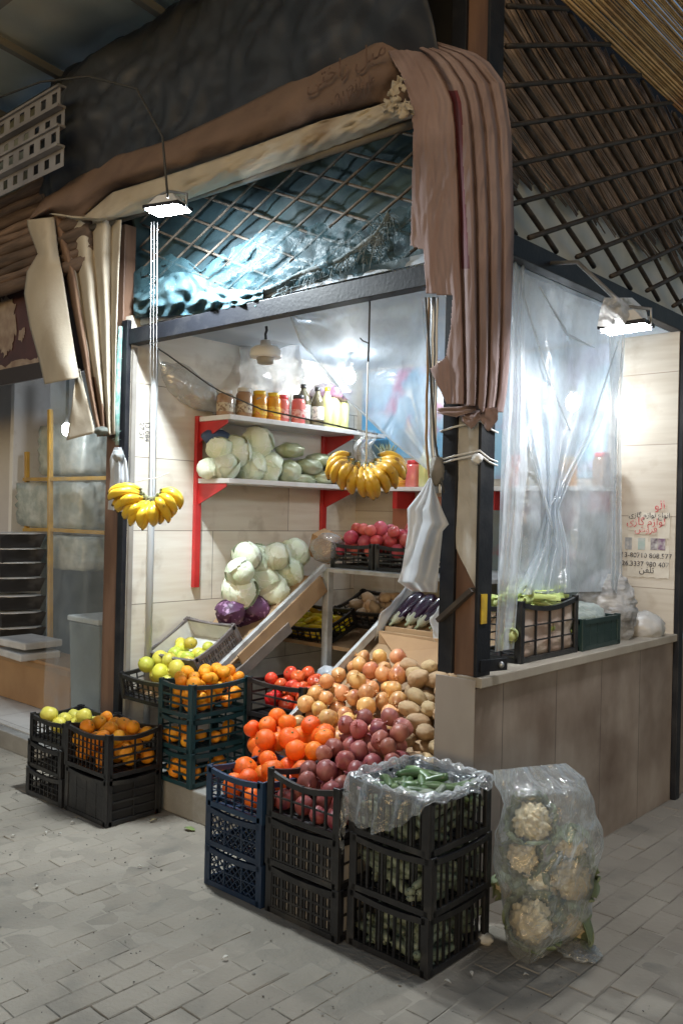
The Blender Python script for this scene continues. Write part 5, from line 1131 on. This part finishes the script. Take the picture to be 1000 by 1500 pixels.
# --- crates and bags on the counter ledge
crate('black crate of corn cobs bulging on the counter ledge', .30, .54, .27, black_pl, ('bars',3,3), ('bars',4,3), (-.195,.69,.957), 0, 'crates on the counter ledge', dip=.03)
def corn_mesh(s):
    b = MB().tube([(-.12,0,0),(-.08,0,.003),(0,0,.008),(.07,0,.003),(.12,.005,-.006)], [.018,.028,.03,.022,.006], 10)
    for k in range(5):
        a = k*1.25; b.grid(lambda u, v: ((-.12+.27*v), .031*math.cos(a+(u-.5)*1.1)*(1-.4*v)+.02*v*v*math.cos(a), .031*math.sin(a+(u-.5)*1.1)*(1-.4*v)+.03*v*v*math.sin(a)+.004), 4, 8)
    return proto('corn_cob', b, [husk_m])
corn = [corn_mesh(i) for i in range(2)]; protos += corn
for i in range(26):
    top = i >= 8
    loc = (-.195+R(-.09,.09), .69+R(-.15,.16), 1.20+R(-.01,.04)) if top else (R(-.2,-.10), R(.46,.92), R(1.0,1.15))
    place(random.choice(corn), 'green corn cob in the black counter crate', 'corn cob', 'corn cobs on the counter', loc, (R(-.5,.5),R(-.3,.3),PI/2+R(-.5,.5)), R(.85,1.05))
MB().add([(-.068,.44,.975),(-.068,.94,.975),(-.068,.94,1.20),(-.068,.44,1.20)], [(0,1,2,3)])
inner = MB().grid(lambda u, v: (-.065+.012*nz((u*5,v*4,0)), lerp(.45,.93,u), lerp(.98,1.19,v)), 20, 10).build('paper_sheet', M('stained_card',(.36,.24,.19),.8,(.48,.42,.36),6,.35,.7,bump=.2), smooth=True, solid=.002)
tag(inner, 'brown stained card lining the inner face of the corn crate', 'card')
crate('low dark green crate holding bagged greens on the counter ledge', .28, .43, .15, M('dark_green_plastic',(.012,.03,.028),.4,(.03,.05,.045),12,.5,.8), ('solid',3,2), ('solid',5,2), (-.175,1.20,.957), 0, 'crates on the counter ledge', dip=.0)
gbag = thing('plastic_bag', 'pale plastic bag of greens bulging out of the low counter crate', 'bag', (-.18,1.2,1.0))
MB().blob((-.18,1.2,1.09), (.13,.2,.085), lambda p: 1+.14*nz(p,2,4)+.08*abs(nz(p,6,4)), 4).build('film', film('greens_bag_film',(.74,.82,.78),.55,.22,.8,14,.4,.3), gbag, smooth=True)
MB().blob((-.18,1.2,1.075), (.11,.18,.07), lambda p: 1+.3*nz(p,4,4), 4).build('greens', leaf_m, gbag, smooth=True)
tag(MB().blob((-.20,1.58,1.12), (.15,.17,.20), lambda p: (1+.10*nz(p,1.6,6)+.13*abs(nz((p.x*2,p.y*2,p.z*6),1,6))+.05*nz(p,9,1))*(1.1 if p.z < 0 else 1), 5).build('sack', M('grey_polythene_sack',(.42,.41,.40),.35,(.15,.15,.15),5,.42,.66,bump=.8,bs=16,stretch=(1,1,3)), smooth=True), 'wrinkled grey plastic sack slumped at the far end of the counter', 'sack')
tag(MB().blob((-.10,1.86,1.00), (.11,.12,.085), lambda p: 1+.12*nz(p,2,2)+.14*abs(nz(p,4,2)), 4).build('tied_bag', M('thin_white_polythene',(.66,.65,.63),.3,(.5,.49,.47),5,bump=.7,bs=18,translucent=.25), smooth=True), 'knotted white bag lying against the cream end wall', 'bag')
# --- clear sack of cauliflowers
def cauli_mesh(s, brown):
    t = thing('cauliflower', 'cauliflower in the clear sack', 'cauliflower', (0,0,0), group='cauliflowers in the clear sack')
    def bump_(p):
        d = noise.voronoi(p*2.6+V((s*3,0,0)))[0]; d2 = noise.voronoi(p*9+V((0,s,0)))[0]
        return 1.10-.42*min(1,d[0])-.12*min(1,d2[0])
    MB().blob((0,0,.01), (.088,.088,.075), bump_, 5).build('curd', curd_m, t, world=False, smooth=True)
    b = MB()
    for k in range(7):
        a = k*.9+s; ca, sa = math.cos(a), math.sin(a); hgt = R(.7,1.25)
        def lf(u, v):
            w_ = (u-.5)*.13*math.sin(PI*min(.98,.15+v*.8)); rad = .03+.054*math.sin(min(1,v*1.3)*PI/2)+.025*v*v+.01*math.sin(u*9+v*6)
            return (ca*rad-sa*w_, sa*rad+ca*w_, -.075+.13*hgt*v+.012*math.cos(u*PI*2))
        b.grid(lf, 8, 10)
    b.build('leaf_wrap', leaf_m, t, world=False, smooth=True, solid=.003)
    return t
cf = [cauli_mesh(1,0), cauli_mesh(2,0)]
pl = [(780,1205,1.0,.0),(765,1255,.8,.5),(838,1290,1.0,.9),(775,1352,1.12,.3),(835,1345,.95,1.6),(752,1295,.9,2.4),(835,1232,.85,1.2),(790,1300,.9,3)]
labs = ['cauliflower showing pale curd near the top of the clear sack','small cauliflower under the topmost one in the clear sack','cauliflower with yellow curd at the right middle of the clear sack','big browned cauliflower at the bottom left of the clear sack','leafy cauliflower at the bottom right of the clear sack','cauliflower turned leaves outward at the left of the clear sack','cauliflower turned leaves outward at the upper right of the clear sack','hidden middle cauliflower of the clear sack']
tc_ = CAM-V((.38,-.08,.35)); 
for i, (px, py, s, a) in enumerate(pl):
    c = P(px, py, d=3.225+.03*(i%3)+(.07 if i in (5,6,7) else 0)); base = cf[i % 2]
    ang = math.atan2(CAM.y-c.y, CAM.x-c.x)
    # curd turned toward the lane, tipped forward
    rm = Matrix.Rotation(ang+R(-.4,.4), 3, 'Z')@Matrix.Rotation(R(.9,1.3) if i not in (4,5,6) else 2.3, 3, 'Y')@Matrix.Rotation(a, 3, 'Z')
    if i < 2: o = base; o.location = c; o.rotation_euler = rm.to_euler(); o.scale = (s*.9,)*3; o['label'] = labs[i]
    else: dup(base, c, rm.to_euler(), s*.9, label=labs[i])
sk = thing('clear_sack', 'clear wrinkled plastic sack of cauliflowers standing on the pavers', 'sack', tuple(P(800,1400,z=0)))
SKL = [(0,722,1128),(.04,721,1150),(.15,738,1178),(.28,726,1215),(.42,722,1240),(.55,730,1292),(.7,737,1330),(.9,742,1392),(1,762,1418)]
SKR = [(0,828,1118),(.06,858,1140),(.2,872,1182),(.35,880,1218),(.42,884,1240),(.55,870,1290),(.75,866,1340),(.92,856,1362),(1,800,1400)]
def sack_side(sgn):
    def fn(u, v):
        p = plerp(SKL, v); q = plerp(SKR, v)
        bul = math.sin(PI*u)**.5*(.19 if v > .12 else .19*(.35+v*5.4))
        wr = (.045*abs(nz((u*5,v*9,sgn*4+2)))+.022*abs(nz((u*11,v*8,sgn)))+.006*math.sin(u*40+v*25+6*nz((u*2,v*2,0))))*math.sin(PI*u)
        return P(lerp(p[0],q[0],u)+9*nz((u*3,v*7,3)), lerp(p[1],q[1],u), d=3.20+.06*(u-.3)+sgn*bul*(1-.5*max(0,v-.85)/.15)+wr)
    return fn
sackf = film('sack_film', (.84,.87,.87), .19, .10, 1.0, 12, .55, .42)
for sg in (-1,1): MB().grid(sack_side(sg), 90, 120).build('film', sackf, sk, smooth=True)
# --- litter on the ground
tag(MB().blob(P(848,1392,z=.02), (.07,.06,.02), lambda p: 1+.35*nz(p,3,1)+.3*abs(nz(p,7,1)), 4).build('plastic_scrap', filmC, smooth=True), 'crumpled clear plastic scrap on the pavers by the cauliflower sack', 'plastic scrap')
tag(MB().blob(P(710,1375,z=.02), (.035,.03,.02), lambda p: 1+.25*nz(p,2,3), 3).build('paper_scrap', paper, smooth=True), 'crumpled white scrap between the cucumber stack and the sack', 'scrap')
def leaf_bit(px, py, s, mat, label, name='fallen_leaf'):
    c = P(px, py, z=.004); a = R(0,6)
    o = MB().grid(lambda u, v: c+V(((v-.5)*s*math.cos(a)-(u-.5)*s*.5*math.sin(PI*v)*math.sin(a), (v-.5)*s*math.sin(a)+(u-.5)*s*.5*math.sin(PI*v)*math.cos(a), .004+.008*abs(u-.5)+.004*math.sin(v*4))), 4, 6).build(name, mat, smooth=True, solid=.001)
    tag(o, label, 'leaf' if 'leaf' in name else 'litter')
lf1 = M('wilted_leaf', (.16,.24,.07), .6, (.25,.28,.1), 20)
leaf_bit(278, 1216, .07, lf1, 'green leaf fallen in front of the concrete plinth')
leaf_bit(292, 1204, .05, lf1, 'small green leaf beside the blue crate foot')
leaf_bit(225, 1203, .04, M('dry_leaf',(.3,.25,.14),.8), 'dry leaf in front of the mandarin crates')
for i, (px, py) in enumerate(((20,1226),(68,1221),(88,1223),(205,1271),(107,1206),(55,1300),(330,1405),(655,1440),(770,1430),(690,1428))):
    leaf_bit(px, py, R(.015,.03), paper, ('white paper bit at the lane edge on the far left','white paper bit before the stack of small quince crates','pale paper bit between the quince stack and the open pavers','paper bit alone on the open pavers','paper bit close to the far left stack','lone pale chip on the left pavers','pale chip on a paver before the blue stack','pale chip before the cucumber stack corner','pale chip in the sack shadow','pale chip beside the cucumber stack foot')[i], 'paper_bit')
# ---------------------------------------------------------------- inside the neighbouring shop
yf = thing('shelf_frame', 'yellow painted steel shelf frame in the neighbouring shop', 'shelf', tuple(P(80,900,y=.75)))
ym = M('yellow_paint', (.55,.33,.05), .45, (.42,.25,.05), 6)
def ybar(a, b, w_=.035): MB().beam(a, b, w_, w_).build('bar', ym, yf, bevel=.002)
pA, pB = P(40,662,y=.9), P(40,778,y=.9); ybar(pA, pB)
pA, pB = P(74,600,y=.75), P(74,935,y=.75); ybar(pA, pB)
for py, y0 in ((702,.75),(776,.75)):
    a = P(74,py,y=y0); ybar(a+V((.02,0,0)), a+V((1.0,0,0)), .03); a2 = P(36,py,y=.9); ybar(a2, a-V((.02,0,0)), .03)
for i, (x0, x1, y0, y1) in enumerate(((46,142,706,772),(80,146,786,830),(80,146,618,698))):
    a, b_ = P(x0,y1,y=1.0), P(x1,y0,y=1.0); c = (a+b_)/2
    tag(MB().blob(c, ((b_.x-a.x)/2*1.05,.16,(b_.z-a.z)/2), lambda p: (1/max(abs(p.x),abs(p.z),abs(p.y))**.9)*(1+.05*nz(p,3,i)+.05*abs(nz(p,7,i))), 4).build('wrapped_bundle', M('wrapped_goods',(.33,.38,.37),.25,(.52,.56,.55),7,.4,.65,bump=.7,bs=20) if i == 0 else bpy.data.materials['wrapped_goods'], smooth=True), ('film wrapped bundle between the yellow bars','film wrapped bundle below the lower yellow bar','film wrapped bundle above the upper yellow bar')[i], 'bundle')
blk = M('black_tray', (.03,.03,.033), .3, (.08,.08,.085), 9, .5, .7)
tz = [(786,.0),(808,.0),(828,.01),(850,.0),(876,.0),(900,.0),(922,.01)]
for i, (py, d_) in enumerate(tz):
    c = P(14, py, y=.55); t = thing('food_tray', 'film wrapped black tray in the tall stack next door', 'tray', tuple(c), group='black trays stacked next door')
    MB().lathe([(.0,-.085),(.17,-.085),(.20,.02),(.205,.025),(.19,.02)], 4, fn=None).build('tray', blk, t, world=False); t.rotation_euler = (0,0,PI/4+R(-.05,.05)); t.scale = (1.5,1.1,1)
    MB().lathe([(.215,.026),(.2,.034),(.0,.04)], 24, fn=lambda a, z: .82+.04*math.sin(a*9)).build('film_cover', filmD, t, world=False, smooth=True)
for i, py in enumerate((940,956)):
    c = P(42, py, y=.35); t = tag(MB().obox(c, (.42,.32,.055), (0,0,.06*(1-2*i))).build('foam_box', M('white_foam',(.58,.58,.58),.6,(.45,.45,.45),6) if i == 0 else bpy.data.materials['white_foam'], bevel=.012), ('upper white foam box of the flat pile next door','lower white foam box of the flat pile next door')[i], 'box')
c0, c1 = P(-60,1000,y=.30), P(103,992,y=.30)
cbx = thing('cardboard_box', 'long low brown cardboard box on the tiled step next door', 'box', ((c0.x+c1.x)/2,.4,.126))
MB().box(c0.x, c1.x, .30, .62, .127, c1.z+.06).build('carton', card, cbx, bevel=.004)
MB().box(c0.x, c1.x-.01, .294, .2985, c1.z-.0, c1.z+.035).build('tape_strip', M('parcel_tape',(.3,.19,.1),.3), cbx)
gbn = thing('grey_bin', 'tall grey bin with a lid beside the brown post', 'bin', tuple(P(124,1033,y=.16).xy)+(.126,))
a, b_ = P(103,1030,y=.12), P(150,908,y=.12)
MB().add([(a.x+.02,.12,.128),(b_.x-.005,.12,.128),(b_.x-.005,.36,.128),(a.x+.02,.36,.128),(a.x-.0,.10,b_.z-.04),(b_.x,.10,b_.z-.04),(b_.x,.38,b_.z-.04),(a.x-.0,.38,b_.z-.04)], [(3,2,1,0),(4,5,6,7),(0,1,5,4),(1,2,6,5),(2,3,7,6),(3,0,4,7)]).build('bin_body', M('grey_bin_plastic',(.22,.26,.27),.5,(.16,.19,.2),5,c3=(.1,.11,.12),ns3=5,lo3=.6,hi3=.75), gbn, bevel=.006)
MB().box(a.x-.012, b_.x+.004, .09, .39, b_.z-.036, b_.z+.0).build('lid', M('pale_lid',(.5,.53,.53),.45), gbn, bevel=.008)
tag(MB().box(P(80,0,y=1.2).x, P(80,0,y=1.2).x+.8, 1.2, 1.5, .13, P(100,830,y=1.2).z).build('cabinet', M('slate_cabinet',(.10,.13,.15),.4,(.14,.17,.19),4), bevel=.005), 'slate blue cabinet at the back of the shop next door', 'cabinet')
c = P(98,629,y=.55)
nl = thing('bulb_lamp', 'added lit bulb glowing in the neighbouring shop', 'lamp', tuple(c))  # bulb added for a reflection on the plastic; it lights this shop
MB().blob((0,0,0), (.035,.035,.05), n=3).build('bulb', glow('added_next_bulb_lit', (.92,.96,1), BULB3), nl, world=False, smooth=True)
MB().tube([(0,0,.04),(0,0,.1),(0,0,2.95-c.z)], .012, 8).build('cord', cord_d, nl, world=False)
c = P(92,655,y=.0)
nsheet = thing('plastic_sheet', 'clear plastic curtain across the front of the neighbouring shop', 'plastic sheet', (-3.2,.04,.13))
xa = P(70,800,y=.04).x
MB().grid(lambda u, v: (lerp(xa,-2.67,u), .04+.012*math.sin(u*15)+.012*nz((u*4,v*7,0)), lerp(.14,2.56,v)), 40, 50).build('sheet', film('next_sheeting',(.72,.8,.86),.16,.14,.4,6,.3,.35), nsheet, smooth=True)
# the originals used for copying are not part of the place
for o in protos: bpy.data.objects.remove(o)
